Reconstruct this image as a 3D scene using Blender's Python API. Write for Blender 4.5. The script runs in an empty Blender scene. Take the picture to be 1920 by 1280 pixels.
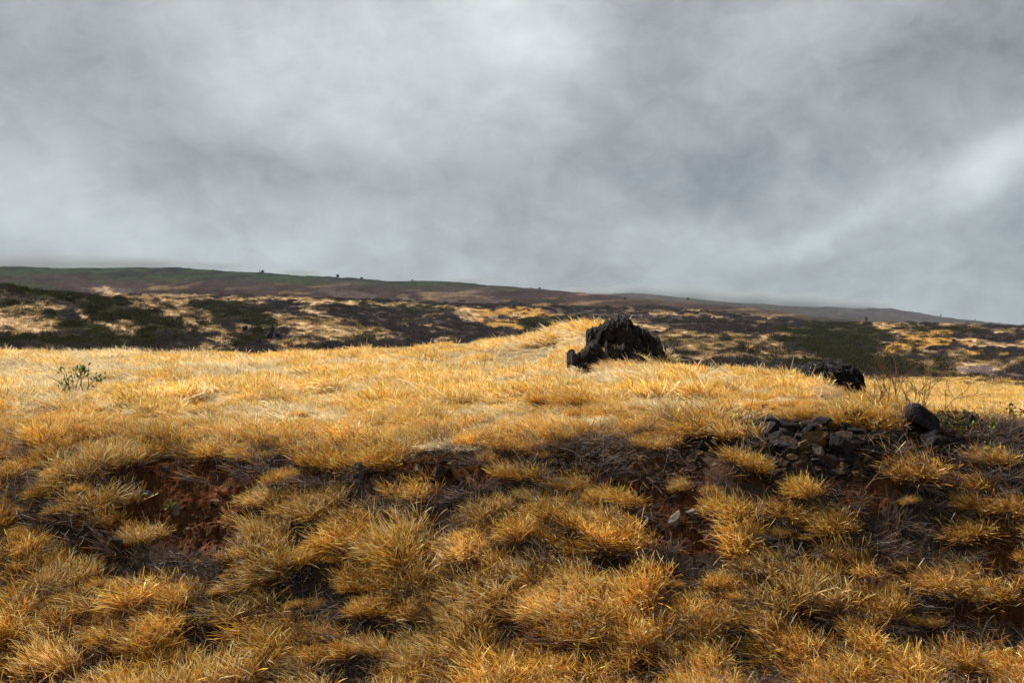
import bpy, math, random
import numpy as np

random.seed(7)
rng = np.random.default_rng(7)
SC = bpy.context.scene
COL = SC.collection

# ------------------------------------------------------------------ camera, world, sun, exposure
F = 35.0 / 36.0 * 1920.0            # focal length in photograph pixels
CAMZ = 2.85
cam_d = bpy.data.cameras.new("camera")
cam_d.lens = 35.0
cam_d.sensor_width = 36.0
cam_d.clip_start = 0.1
cam_d.clip_end = 40000.0
cam = bpy.data.objects.new("camera", cam_d)
cam.location = (0, 0, CAMZ)
cam.rotation_euler = (math.radians(90), 0, 0)
COL.objects.link(cam)
SC.camera = cam

SC.view_settings.view_transform = 'Standard'
SC.view_settings.look = 'None'
SC.view_settings.exposure = 0.95
SC.view_settings.gamma = 1.0
SC.view_settings.use_curve_mapping = False

SUN_DIR = np.array([-0.56, 0.52, 0.68])
SUN_DIR /= np.linalg.norm(SUN_DIR)
SUN_EL = math.asin(SUN_DIR[2])
SUN_AZ = math.atan2(SUN_DIR[0], SUN_DIR[1])
sun_d = bpy.data.lights.new("sun", 'SUN')
sun_d.energy = 5.0
sun_d.angle = math.radians(0.6)
sun_d.color = (1.0, 0.95, 0.86)
sun = bpy.data.objects.new("sun", sun_d)
sun.rotation_euler = (math.radians(90) - SUN_EL, 0, -SUN_AZ + math.pi)
COL.objects.link(sun)
sun.location = (0, 0, 60)


class NT:
    """small helper round a node tree"""
    def __init__(self, tree):
        self.t = tree
        self.n = tree.nodes
        self.l = tree.links
        self.n.clear()

    def node(self, kind, **kw):
        nd = self.n.new(kind)
        for k, v in kw.items():
            setattr(nd, k, v)
        return nd

    def put(self, sock, v):
        if hasattr(v, 'is_linked') or isinstance(v, bpy.types.NodeSocket):
            self.l.new(v, sock)
        elif v is not None:
            try:
                sock.default_value = v
            except Exception:
                sock.default_value = tuple(v) + (1.0,)

    def math(self, op, a, b=None, c=None, clamp=False):
        nd = self.node('ShaderNodeMath', operation=op)
        nd.use_clamp = clamp
        self.put(nd.inputs[0], a)
        if b is not None:
            self.put(nd.inputs[1], b)
        if c is not None:
            self.put(nd.inputs[2], c)
        return nd.outputs[0]

    def mix(self, f, a, b, mode='MIX'):
        nd = self.node('ShaderNodeMix', data_type='RGBA', blend_type=mode)
        self.put(nd.inputs[0], f)
        self.put(nd.inputs[6], a)
        self.put(nd.inputs[7], b)
        return nd.outputs[2]

    def noise(self, vec, scale, detail=4, rough=0.55, dist=0.0, dim='3D'):
        nd = self.node('ShaderNodeTexNoise', noise_dimensions=dim)
        if vec is not None:
            self.l.new(vec, nd.inputs['Vector'])
        nd.inputs['Scale'].default_value = scale
        nd.inputs['Detail'].default_value = detail
        nd.inputs['Roughness'].default_value = rough
        nd.inputs['Distortion'].default_value = dist
        return nd.outputs['Fac']

    def ramp(self, f, stops, interp='LINEAR'):
        nd = self.node('ShaderNodeValToRGB')
        cr = nd.color_ramp
        cr.interpolation = interp
        while len(cr.elements) > 1:
            cr.elements.remove(cr.elements[-1])
        for i, (p, c) in enumerate(stops):
            e = cr.elements[0] if i == 0 else cr.elements.new(p)
            e.position = p
            e.color = (c, c, c, 1) if isinstance(c, (int, float)) else tuple(c) + (1,)
        self.put(nd.inputs[0], f)
        return nd.outputs[0]

    def remap(self, v, a, b, c, d):
        nd = self.node('ShaderNodeMapRange')
        nd.clamp = True
        self.put(nd.inputs[0], v)
        for i, q in enumerate((a, b, c, d)):
            nd.inputs[i + 1].default_value = q
        return nd.outputs[0]


world = bpy.data.worlds.new("World")
SC.world = world
world.use_nodes = True
w = NT(world.node_tree)
tc = w.node('ShaderNodeTexCoord')
sep = w.node('ShaderNodeSeparateXYZ')
w.l.new(tc.outputs['Generated'], sep.inputs[0])
dx, dy, dz = sep.outputs
# clouds laid out on a flat ceiling: (x, y) / height
hz = w.math('ADD', w.math('MAXIMUM', dz, 0.0), 0.30)
cx_ = w.math('DIVIDE', dx, hz)
cy_ = w.math('DIVIDE', dy, hz)
cmb = w.node('ShaderNodeCombineXYZ')
w.put(cmb.inputs[0], cx_)
w.put(cmb.inputs[1], w.math('MULTIPLY', cy_, 1.0))
cmb.inputs[2].default_value = 3.7
n1 = w.noise(cmb.outputs[0], 0.9, 6, 0.52, 0.25)
n2 = w.noise(cmb.outputs[0], 2.6, 8, 0.56, 0.3)
stv = w.node('ShaderNodeVectorMath', operation='MULTIPLY')
w.l.new(tc.outputs['Generated'], stv.inputs[0])
stv.inputs[1].default_value = (4.2, 4.2, 5.6)
n3 = w.noise(stv.outputs[0], 1.0, 8, 0.52, 0.35)
n4 = w.noise(stv.outputs[0], 2.6, 8, 0.58, 0.5)
n5 = w.noise(stv.outputs[0], 7.0, 8, 0.60, 0.9)
n6 = w.math('ABSOLUTE', w.math('SUBTRACT', w.noise(stv.outputs[0], 1.5, 7, 0.50, 0.25), 0.5))
azim = w.math('ARCTAN2', dx, dy)
elev = w.math('ARCSINE', dz)
wn = w.node('ShaderNodeTexNoise')
w.l.new(tc.outputs['Generated'], wn.inputs['Vector'])
wn.inputs['Scale'].default_value = 3.2
wn.inputs['Detail'].default_value = 5
wsep = w.node('ShaderNodeSeparateColor')
w.l.new(wn.outputs['Color'], wsep.inputs[0])
azw = w.math('ADD', azim, w.math('MULTIPLY', w.math('SUBTRACT', wsep.outputs[0], 0.5), 0.22))
elw = w.math('ADD', elev, w.math('MULTIPLY', w.math('SUBTRACT', wsep.outputs[1], 0.5), 0.13))


def lobe(px, py, sx, sy, ang=0.0):
    """soft thick or thin place in the cloud deck, in the direction of a photograph pixel"""
    a0 = math.atan((px - 960) / F)
    e0 = math.atan((640 - py) / F * math.cos(a0))
    sx, sy = sx / F, sy / F
    da = w.math('SUBTRACT', azw, a0)
    de = w.math('SUBTRACT', elw, e0)
    c, s = math.cos(math.radians(ang)), math.sin(math.radians(ang))
    p = w.math('ADD', w.math('MULTIPLY', da, c / sx), w.math('MULTIPLY', de, s / sx))
    q = w.math('ADD', w.math('MULTIPLY', da, -s / sy), w.math('MULTIPLY', de, c / sy))
    r2 = w.math('ADD', w.math('MULTIPLY', p, p), w.math('MULTIPLY', q, q))
    return w.math('EXPONENT', w.math('MULTIPLY', r2, -0.7))


CLOUD_BASE = 0.335
val = w.math('ADD', CLOUD_BASE, w.math('MULTIPLY', w.math('SUBTRACT', n1, 0.5), 0.10))
val = w.math('ADD', val, w.math('MULTIPLY', w.math('SUBTRACT', n2, 0.5), 0.16))
val = w.math('ADD', val, w.math('MULTIPLY', w.math('SUBTRACT', n3, 0.5), 0.26))
val = w.math('ADD', val, w.math('MULTIPLY', w.math('SUBTRACT', n4, 0.5), 0.22))
val = w.math('ADD', val, w.math('MULTIPLY', w.math('SUBTRACT', n5, 0.5), 0.17))
for (px, py, sx, sy, ang, amp) in [
        (940, 50, 150, 140, 20, 0.27), (600, 120, 160, 150, -20, 0.20), (240, 60, 260, 110, 0, 0.03),
        (1935, 318, 95, 28, 25, 0.27), (1590, 400, 150, 22, 14, 0.15), (1540, 90, 150, 90, 0, 0.10), (1330, 430, 160, 40, 0, 0.05),
        (1600, 220, 330, 100, 10, -0.11), (1780, 60, 260, 120, 0, -0.06), (1120, 280, 300, 60, -8, -0.05),
        (250, 230, 260, 70, -10, -0.07), (560, 310, 200, 50, 0, -0.07), (1750, 480, 260, 35, 0, -0.03),
        (100, 380, 300, 90, 0, 0.08), (450, 440, 400, 40, 0, 0.05), (1100, 380, 300, 60, 0, 0.03)]:
    val = w.math('ADD', val, w.math('MULTIPLY', lobe(px, py, sx, sy, ang), amp))
val = w.math('ADD', val, w.math('MULTIPLY', w.math('SUBTRACT', n6, 0.10), 0.38))
val = w.math('MAXIMUM', val, 0.09)
tint = w.mix(w.remap(val, 0.14, 0.6, 0, 1), (0.975, 0.99, 1.005, 1), (0.965, 1.0, 1.01, 1))
low = w.remap(elev, 0.0, 0.22, 1.0, 0.0)
tint = w.mix(low, tint, (0.92, 1.0, 1.0, 1))
ccol = w.node('ShaderNodeVectorMath', operation='SCALE')
w.l.new(tint, ccol.inputs[0])
w.l.new(val, ccol.inputs['Scale'])
bg_cloud = w.node('ShaderNodeBackground')
w.l.new(ccol.outputs[0], bg_cloud.inputs[0])
bg_cloud.inputs[1].default_value = 0.66
sky = w.node('ShaderNodeTexSky', sky_type='NISHITA')
sky.sun_disc = False
sky.sun_elevation = SUN_EL
sky.sun_rotation = SUN_AZ
bg_sky = w.node('ShaderNodeBackground')
w.l.new(sky.outputs[0], bg_sky.inputs[0])
bg_sky.inputs[1].default_value = 0.05
mx = w.node('ShaderNodeMixShader')
mx.inputs[0].default_value = 0.95
w.l.new(bg_sky.outputs[0], mx.inputs[1])
w.l.new(bg_cloud.outputs[0], mx.inputs[2])
wo = w.node('ShaderNodeOutputWorld')
w.l.new(mx.outputs[0], wo.inputs[0])

# ------------------------------------------------------------------ numpy noise
def _hash(ix, iy, iz, seed):
    h = (ix.astype(np.int64) * 374761393 + iy.astype(np.int64) * 668265263
         + iz.astype(np.int64) * 2147483647 + seed * 1274126177) & 0xFFFFFFFF
    h = ((h ^ (h >> 13)) * 1274126177) & 0xFFFFFFFF
    h = ((h ^ (h >> 15)) * 2246822519) & 0xFFFFFFFF
    return ((h ^ (h >> 16)) & 0xFFFFFF) / float(0xFFFFFF)


def vnoise(x, y, z=None, seed=0):
    x = np.asarray(x, float)
    y = np.asarray(y, float)
    z = np.zeros_like(x) if z is None else np.asarray(z, float)
    ix, iy, iz = np.floor(x), np.floor(y), np.floor(z)
    fx, fy, fz = x - ix, y - iy, z - iz
    s = lambda t: t * t * t * (t * (t * 6 - 15) + 10)
    fx, fy, fz = s(fx), s(fy), s(fz)
    out = 0
    for a in (0, 1):
        wa = fx if a else 1 - fx
        for b in (0, 1):
            wb = fy if b else 1 - fy
            for c in (0, 1):
                wc = fz if c else 1 - fz
                out = out + wa * wb * wc * _hash(ix + a, iy + b, iz + c, seed)
    return out * 2 - 1


def fbm(x, y, z=None, octs=4, seed=0, gain=0.5):
    a, tot, out = 1.0, 0.0, 0.0
    for o in range(octs):
        k = 2.03 ** o
        out = out + a * vnoise(np.asarray(x) * k + 17 * o, np.asarray(y) * k - 9 * o,
                               None if z is None else np.asarray(z) * k + 5 * o, seed + o)
        tot += a
        a *= gain
    return out / tot


def worley(p, seed=0, ids=False):
    """distance to nearest and second nearest feature point, p (N,3)"""
    ip = np.floor(p)
    cid = np.zeros(len(p))
    d1 = np.full(len(p), 9.0)
    d2 = np.full(len(p), 9.0)
    for a in (-1, 0, 1):
        for b in (-1, 0, 1):
            for c in (-1, 0, 1):
                q = ip + np.array([a, b, c])
                f = np.stack([_hash(q[:, 0], q[:, 1], q[:, 2], seed + s) for s in (1, 2, 3)], 1)
                d = np.linalg.norm(q + f - p, axis=1)
                cid = np.where(d < d1, _hash(q[:, 0], q[:, 1], q[:, 2], seed + 77), cid)
                d2 = np.minimum(d2, np.maximum(d, d1))
                d1 = np.minimum(d1, d)
    if ids:
        return d1, d2, cid
    return d1, d2


def smooth(a, b, x):
    t = np.clip((np.asarray(x, float) - a) / (b - a), 0, 1)
    return t * t * (3 - 2 * t)


# ------------------------------------------------------------------ terrain
def poly(x, pts):
    return np.interp(x, [p[0] for p in pts], [p[1] for p in pts])


BROW_D = 11.0
P_BROW = [(-800, 835), (200, 838), (420, 846), (900, 838), (1000, 822), (1100, 812), (1200, 816), (1300, 808),
          (1400, 802), (1460, 794), (1560, 792), (1650, 796), (1700, 800), (1800, 804), (1920, 810), (2800, 815)]
P_EDGE_D = [(-800, 38), (1000, 38), (1130, 33.5), (1180, 31), (1250, 29), (1400, 24), (1500, 21), (1560, 18),
            (1700, 13.5), (1920, 12.6), (2800, 12.6)]
P_EDGE_Y = [(-800, 672), (500, 669), (650, 668), (750, 661), (850, 650), (950, 638), (1050, 627), (1110, 618),
            (1140, 622), (1180, 650), (1230, 676), (1290, 696), (1400, 704), (1500, 718), (1560, 742), (1640, 768),
            (1700, 786), (1800, 796), (1920, 804), (2800, 812)]
P_MID_Y = [(-800, 690), (600, 690), (800, 690), (950, 694), (1050, 690), (1105, 684), (1150, 684), (1200, 697), (1290, 710), (1400, 722), (1500, 742)]
FAR = [
    (26, [(-800, 760), (1500, 760), (1600, 790), (2800, 800)]),
    (36, [(-800, 740), (1500, 730), (1600, 752), (1920, 764), (2800, 770)]),
    (48, [(-800, 720), (1000, 715), (1200, 715), (1500, 722), (1700, 735), (1920, 740), (2800, 745)]),
    (64, [(-800, 695), (900, 695), (1200, 700), (1350, 702), (1500, 712), (1650, 720), (1920, 724), (2800, 730)]),
    (90, [(-800, 680), (0, 672), (300, 668), (450, 672), (750, 680), (1050, 680), (1200, 688), (1350, 688), (1500, 702),
          (1650, 706), (1920, 712), (2800, 715)]),
    (130, [(-800, 600), (0, 612), (150, 618), (300, 630), (400, 645), (450, 655), (600, 660), (750, 668), (1050, 668),
           (1200, 664), (1350, 664), (1500, 686), (1650, 693), (1800, 688), (1920, 690), (2800, 700)]),
    (180, [(-800, 520), (0, 530), (60, 540), (150, 548), (230, 558), (300, 570), (350, 590), (400, 618), (450, 642),
           (520, 640), (600, 632), (700, 645), (750, 660), (900, 668), (1050, 662), (1200, 645), (1350, 648), (1500, 668),
           (1650, 680), (1720, 672), (1800, 669), (1920, 672), (2800, 676)]),
    (230, [(-800, 560), (0, 565), (300, 590), (400, 612), (440, 616), (480, 608), (560, 599), (620, 607), (700, 627),
           (750, 648), (800, 655), (900, 660), (1050, 652), (1200, 638), (1350, 637), (1500, 652), (1650, 672), (1800, 676),
           (1920, 678), (2800, 680)]),
    (300, [(-800, 575), (0, 575), (300, 588), (450, 602), (600, 600), (750, 618), (900, 642), (1050, 645), (1200, 630),
           (1350, 628), (1500, 640), (1600, 655), (1700, 652), (1800, 652), (1920, 656), (2800, 660)]),
    (400, [(-800, 570), (0, 575), (300, 572), (450, 578), (600, 582), (750, 594), (900, 610), (1050, 622), (1200, 614),
           (1350, 613), (1500, 626), (1600, 640), (1700, 626), (1800, 626), (1920, 632), (2800, 640)]),
    (550, [(-800, 565), (0, 570), (300, 562), (450, 564), (540, 572), (600, 563), (700, 564), (780, 573), (880, 592),
           (960, 602), (1050, 596), (1200, 598), (1350, 600), (1500, 612), (1600, 616), (1700, 611), (1800, 613), (1920, 618),
           (2800, 625)]),
    (720, [(-800, 562), (0, 562), (300, 558), (450, 559), (600, 563), (750, 569), (850, 575), (900, 572), (960, 571), (1030, 570),
           (1080, 583), (1150, 577), (1250, 578), (1350, 587), (1450, 597), (1540, 606), (1640, 608), (1800, 608),
           (1920, 612), (2800, 620)]),
    (950, [(-800, 552), (0, 552), (300, 551), (600, 557), (900, 571), (1100, 577), (1350, 586), (1500, 602), (1650, 612),
           (1920, 620), (2800, 628)]),
    (1400, [(-800, 538), (0, 540), (300, 541), (600, 549), (900, 561), (1200, 573), (1350, 582), (1500, 597), (1650, 611),
            (1920, 622), (2800, 632)]),
    (2000, [(-800, 518), (0, 520), (300, 521), (600, 534), (900, 547), (1200, 567), (1350, 577), (1500, 593), (1650, 608),
            (1920, 622), (2800, 634)]),
    (2800, [(-800, 488), (0, 496), (240, 497), (340, 498), (420, 503), (500, 511), (600, 517), (700, 522), (790, 524), (880, 528),
            (960, 538), (1040, 545), (1120, 550), (1200, 559), (1350, 571), (1500, 589), (1640, 605), (1920, 622), (2800, 636)]),
    (3600, [(-800, 505), (0, 512), (600, 530), (1000, 553), (1200, 562), (1350, 573), (1500, 588), (1650, 602), (1920, 622),
            (2800, 637)]),
    (5500, [(-800, 500), (0, 505), (600, 528), (1000, 549), (1140, 549), (1200, 549), (1300, 556), (1400, 566), (1500, 573),
            (1600, 575), (1690, 577), (1750, 588), (1820, 597), (1880, 603), (1930, 609), (2100, 628), (2800, 638)]),
    (9000, [(-800, 540), (0, 540), (1000, 580), (1920, 634), (2800, 639)]),
]
us = np.concatenate([np.linspace(-1.4, -0.585, 40, endpoint=False), np.linspace(-0.585, 0.585, 580),
                     np.linspace(0.585, 1.4, 41)[1:]])
Ds = np.concatenate([np.linspace(1.0, 6.0, 14, endpoint=False), np.linspace(6.0, 12.5, 180, endpoint=False),
                     np.geomspace(12.5, 45, 130, endpoint=False), np.geomspace(45, 8800, 300)])
lnD = np.log(Ds)
XP = us * F + 960.0
NX, ND = len(us), len(Ds)


def y_to_z(y, D):
    return (640.0 - y) / F * D


brow_z = y_to_z(poly(XP, P_BROW), BROW_D)
edge_d = poly(XP, P_EDGE_D)
edge_y = poly(XP, P_EDGE_Y)
Z = np.zeros((ND, NX))
bank_shift = 0.30 * fbm(us * 11.0, us * 0.0, octs=3, seed=19)
for j in range(NX):
    x = XP[j]
    de = edge_d[j]
    zb = brow_z[j]
    ze = y_to_z(edge_y[j], de)
    sh = bank_shift[j]
    zd = [(1.0, -2.85), (7.5, -2.85), (8.2, -2.76), (9.5 + 0.4 * sh, -2.76 + 0.47 * (zb + 2.76)), (10.45 + sh, -2.76 + 0.86 * (zb + 2.76)),
          (BROW_D + sh, -2.76 + 0.965 * (zb + 2.76)), (BROW_D + 0.6 + sh, zb)]
    if de > 20:
        dmid = de * 0.80
        zd.append((dmid, y_to_z(poly(x, P_MID_Y), dmid)))
    zd.append((de, ze))
    yde = 640 - ze / de * F
    zd.append((de * 1.12, y_to_z(yde + 9, de * 1.12)))
    for D, pts in FAR:
        if D > de * 1.45:
            zd.append((D, y_to_z(poly(x, pts), D)))
    dd = np.array([p[0] for p in zd])
    zz = np.array([p[1] for p in zd])
    near = np.interp(Ds, dd, zz)
    ratio = np.interp(lnD, np.log(dd), zz / dd) * Ds
    t = smooth(de * 0.95, de * 1.05, Ds)
    Z[:, j] = near * (1 - t) + ratio * t


def gsmooth(A, n, axis, its=2):
    for _ in range(its):
        P = np.concatenate([np.repeat(np.take(A, [0], axis), n, axis), A, np.repeat(np.take(A, [-1], axis), n, axis)], axis)
        C = np.cumsum(np.concatenate([np.zeros_like(np.take(P, [0], axis)), P], axis), axis)
        L = A.shape[axis]
        A = (np.take(C, np.arange(2 * n + 1, 2 * n + 1 + L), axis) - np.take(C, np.arange(L), axis)) / (2 * n + 1)
    return A


R = Z / Ds[:, None]
R = gsmooth(gsmooth(R, 3, 0, 2), 4, 1, 2)
U2, L2 = np.meshgrid(us, lnD)
D2 = np.exp(L2)
X2 = U2 * D2
PX2 = U2 * F + 960.0
farw = smooth(50, 130, D2)
mtn = smooth(1000, 2600, D2)
amp_far = (4.6 * (1 - mtn) + 3.6 * mtn) / F
R = R + farw * amp_far * fbm(U2 * 16, L2 * 7, octs=5, seed=3, gain=0.55)
R = R + farw * (1 - 0.75 * mtn) * (2.0 / F) * fbm(U2 * 60, L2 * 34, octs=3, seed=8)
gul = 1 - np.abs(fbm(U2 * 9 + L2 * 3.0, L2 * 3.2, octs=4, seed=15))
gul2 = 1 - np.abs(fbm(U2 * 34 + L2 * 6.0, L2 * 7, octs=3, seed=16))
R = R - mtn * (6.0 / F) * (gul - 0.7) - mtn * (2.2 / F) * (gul2 - 0.7)
knl = 1 - np.abs(fbm(U2 * 22 + L2 * 2.0, L2 * 9, octs=4, seed=17))
R = R - farw * (1 - mtn) * (4.0 / F) * (knl - 0.7)
R = R + mtn * (0.7 / F) * vnoise(U2 * 210, L2 * 40, seed=18)
Z = R * D2
bankw = smooth(7.0, 8.2, D2) * (1 - smooth(11.0, 12.2, D2))
fieldw = smooth(11.0, 12.5, D2) * (1 - smooth(45, 80, D2))
Z += bankw * (0.11 * fbm(X2 * 1.3, D2 * 1.3, octs=3, seed=21) + 0.035 * fbm(X2 * 5.5, D2 * 5.5, octs=4, seed=22, gain=0.6))
Z += fieldw * (0.10 * fbm(X2 * 0.35, D2 * 0.35, octs=4, seed=31) + 0.07 * fbm(X2 * 1.1, D2 * 0.9, octs=2, seed=32))
PY2 = 640.0 - Z / D2 * F


def ground(x, y):
    """ground height (world z) at world x, y (arrays or numbers)"""
    x = np.atleast_1d(np.asarray(x, float))
    y = np.maximum(np.atleast_1d(np.asarray(y, float)), 1.001)
    u = np.clip(x / y, us[0], us[-1] - 1e-6)
    fj = np.interp(u, us, np.arange(NX))
    fi = np.interp(np.log(y), lnD, np.arange(ND))
    i = np.minimum(fi.astype(int), ND - 2)
    j = np.minimum(fj.astype(int), NX - 2)
    a, b = fi - i, fj - j
    return (Z[i, j] * (1 - a) * (1 - b) + Z[i + 1, j] * a * (1 - b) + Z[i, j + 1] * (1 - a) * b
            + Z[i + 1, j + 1] * a * b) + CAMZ


def hit(px, py, dmin=6.3, dmax=8500):
    """first point of the ground seen along the ray of photograph pixel (px, py)"""
    j = int(np.clip(np.interp((px - 960) / F, us, np.arange(NX)), 0, NX - 1))
    col = PY2[:, j]
    ok = np.where((Ds >= dmin) & (Ds <= dmax) & (col <= py))[0]
    if len(ok) == 0:
        k = np.where((Ds >= dmin) & (Ds <= dmax))[0]
        i = k[np.argmin(col[k])]
    else:
        i = ok[0]
    D = Ds[i]
    if i > 0 and col[i - 1] > py >= col[i] and Ds[i - 1] >= dmin:
        t = (col[i - 1] - py) / max(col[i - 1] - col[i], 1e-6)
        D = Ds[i - 1] + t * (Ds[i] - Ds[i - 1])
    x = (px - 960) / F * D
    return float(x), float(D), float(ground(x, D)[0])


def proj(x, y, z):
    return x / y * F + 960, 640 - (z - CAMZ) / y * F


# ------------------------------------------------------------------ land cover (what grows or lies where)
# (centre x, centre y, radius x, radius y, tilt in degrees, cover) in photograph pixels, far country only
SHRUB_G, SHRUB_V, LAVA, STRAW, ORANGE, BROWN, GRAVEL, GREEN = range(8)
COVER = [
    (60, 545, 110, 14, 8, SHRUB_G), (20, 572, 60, 9, 0, SHRUB_G), (150, 562, 50, 10, 20, LAVA), (20, 585, 40, 10, 0, SHRUB_G),
    (40, 598, 60, 10, 5, STRAW), (90, 580, 30, 8, 0, STRAW), (150, 605, 85, 26, 8, SHRUB_G), (230, 585, 110, 16, 16, SHRUB_G),
    (300, 612, 70, 20, 14, SHRUB_G), (130, 588, 36, 12, 18, LAVA), (60, 640, 110, 11, 2, SHRUB_G), (250, 640, 120, 14, 0, SHRUB_G),
    (330, 645, 40, 8, 0, SHRUB_V), (195, 606, 46, 3, 25, STRAW), (250, 565, 90, 7, 14, STRAW), (330, 590, 60, 8, 22, STRAW),
    (390, 625, 40, 18, 30, STRAW), (50, 615, 40, 12, 0, STRAW), (145, 604, 15, 6, 0, LAVA), (310, 622, 30, 5, 5, LAVA),
    (365, 600, 30, 5, 25, LAVA), (250, 560, 16, 4, 0, LAVA),
    (430, 580, 90, 14, 6, SHRUB_G), (420, 563, 30, 4, 0, STRAW), (520, 585, 70, 12, 6, SHRUB_V), (470, 600, 70, 14, 8, SHRUB_G),
    (520, 565, 34, 5, 0, LAVA), (560, 600, 70, 10, 5, STRAW), (640, 615, 90, 16, 10, STRAW), (500, 628, 50, 12, 10, LAVA),
    (455, 640, 40, 8, 0, SHRUB_G), (545, 645, 30, 6, 0, ORANGE), (600, 640, 80, 10, 0, STRAW), (540, 575, 60, 5, 0, SHRUB_V),
    (600, 562, 40, 4, 0, STRAW), (690, 568, 90, 4, 3, STRAW), (720, 590, 120, 12, 6, SHRUB_V), (760, 578, 110, 6, 6, SHRUB_G),
    (850, 596, 40, 6, 20, LAVA), (730, 605, 120, 12, 6, SHRUB_V), (800, 620, 110, 14, 6, SHRUB_V), (800, 612, 50, 4, 5, STRAW),
    (830, 574, 90, 6, 10, STRAW), (890, 590, 60, 8, 18, STRAW), (860, 628, 90, 12, 8, SHRUB_V), (730, 640, 70, 8, 4, SHRUB_V),
    (660, 553, 60, 8, 5, SHRUB_V), (850, 570, 120, 8, 5, SHRUB_V), (920, 570, 60, 6, 3, SHRUB_V),
    (930, 583, 50, 6, 4, ORANGE), (990, 585, 50, 8, 5, ORANGE), (970, 573, 60, 5, 4, LAVA), (1030, 604, 70, 14, 0, SHRUB_G),
    (1000, 610, 60, 12, 10, SHRUB_G), (945, 605, 50, 10, 14, ORANGE), (920, 612, 30, 8, 20, LAVA), (960, 622, 40, 6, 0, LAVA),
    (1070, 584, 70, 6, 2, SHRUB_V), (1150, 586, 120, 8, 3, SHRUB_V), (1090, 577, 80, 4, 2, LAVA),
    (1230, 580, 70, 6, 6, LAVA), (1330, 588, 90, 5, 6, LAVA), (1430, 598, 90, 6, 7, LAVA), (1520, 606, 70, 5, 6, LAVA),
    (1280, 600, 140, 8, 4, SHRUB_V), (1240, 592, 90, 3, 3, STRAW), (1400, 610, 130, 7, 6, SHRUB_V), (1330, 618, 130, 6, 5, SHRUB_V),
    (1330, 645, 130, 22, 3, STRAW), (1440, 640, 70, 8, 5, STRAW), (1400, 668, 120, 18, 0, STRAW), (1260, 632, 60, 12, 0, STRAW),
    (1380, 690, 60, 10, 0, SHRUB_V), (1470, 665, 60, 10, 5, STRAW),
    (1590, 620, 90, 18, 8, SHRUB_G), (1520, 625, 90, 10, 8, SHRUB_G), (1580, 640, 90, 14, 8, SHRUB_G),
    (1560, 660, 110, 14, 14, SHRUB_G), (1640, 680, 110, 14, 12, SHRUB_G), (1620, 690, 90, 12, 8, SHRUB_G), (1520, 690, 60, 8, 8, SHRUB_G),
    (1720, 640, 80, 18, -14, ORANGE), (1680, 655, 50, 10, -20, ORANGE), (1790, 640, 70, 6, 3, ORANGE), (1700, 618, 60, 6, 0, ORANGE),
    (1800, 620, 140, 8, 3, SHRUB_G), (1880, 630, 60, 9, 4, SHRUB_V), (1760, 628, 60, 6, 3, SHRUB_V), (1860, 642, 80, 3, 5, STRAW),
    (1880, 618, 30, 4, 0, STRAW), (1850, 653, 110, 8, 4, LAVA), (1730, 652, 40, 6, 0, LAVA), (1880, 662, 60, 8, 6, LAVA),
    (1770, 645, 40, 4, -6, LAVA), (1690, 640, 20, 8, -30, LAVA), (1840, 664, 40, 5, 0, ORANGE),
    (1810, 680, 110, 9, 3, STRAW), (1760, 690, 60, 8, 0, STRAW), (1850, 695, 90, 8, 2, GRAVEL), (1900, 704, 60, 6, 2, GRAVEL),
    (1760, 703, 60, 4, 0, STRAW), (1740, 712, 60, 3, 0, GRAVEL),
    (200, 543, 60, 6, 0, SHRUB_V), (1850, 730, 150, 18, 0, ORANGE), (1700, 735, 90, 16, 0, ORANGE), (1870, 758, 70, 6, 0, SHRUB_G),
    (385, 612, 75, 15, 30, STRAW), (300, 573, 130, 8, 14, STRAW), (55, 602, 70, 13, 4, STRAW), (45, 580, 50, 6, 0, STRAW), (190, 606, 70, 4, 26, STRAW),
    (620, 620, 125, 17, 9, STRAW), (560, 606, 70, 5, 0, STRAW), (505, 632, 40, 8, 8, LAVA), (400, 640, 36, 8, 20, LAVA), (330, 594, 46, 4, 24, LAVA),
    (430, 585, 80, 9, 6, SHRUB_G), (1800, 677, 110, 6, 2, STRAW), (1725, 640, 75, 15, -14, ORANGE), (1860, 655, 90, 6, 4, LAVA),
]
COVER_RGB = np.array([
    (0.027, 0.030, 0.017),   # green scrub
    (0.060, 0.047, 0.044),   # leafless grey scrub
    (0.015, 0.013, 0.014),   # lava
    (0.41, 0.275, 0.148),    # straw
    (0.30, 0.165, 0.045),    # orange grass
    (0.033, 0.022, 0.019),   # brown heath, darkened to stand for cloud shade
    (0.095, 0.071, 0.068),   # gravel
    (0.024, 0.035, 0.016)])  # green pasture, cloud shade put into the colour too


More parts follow.
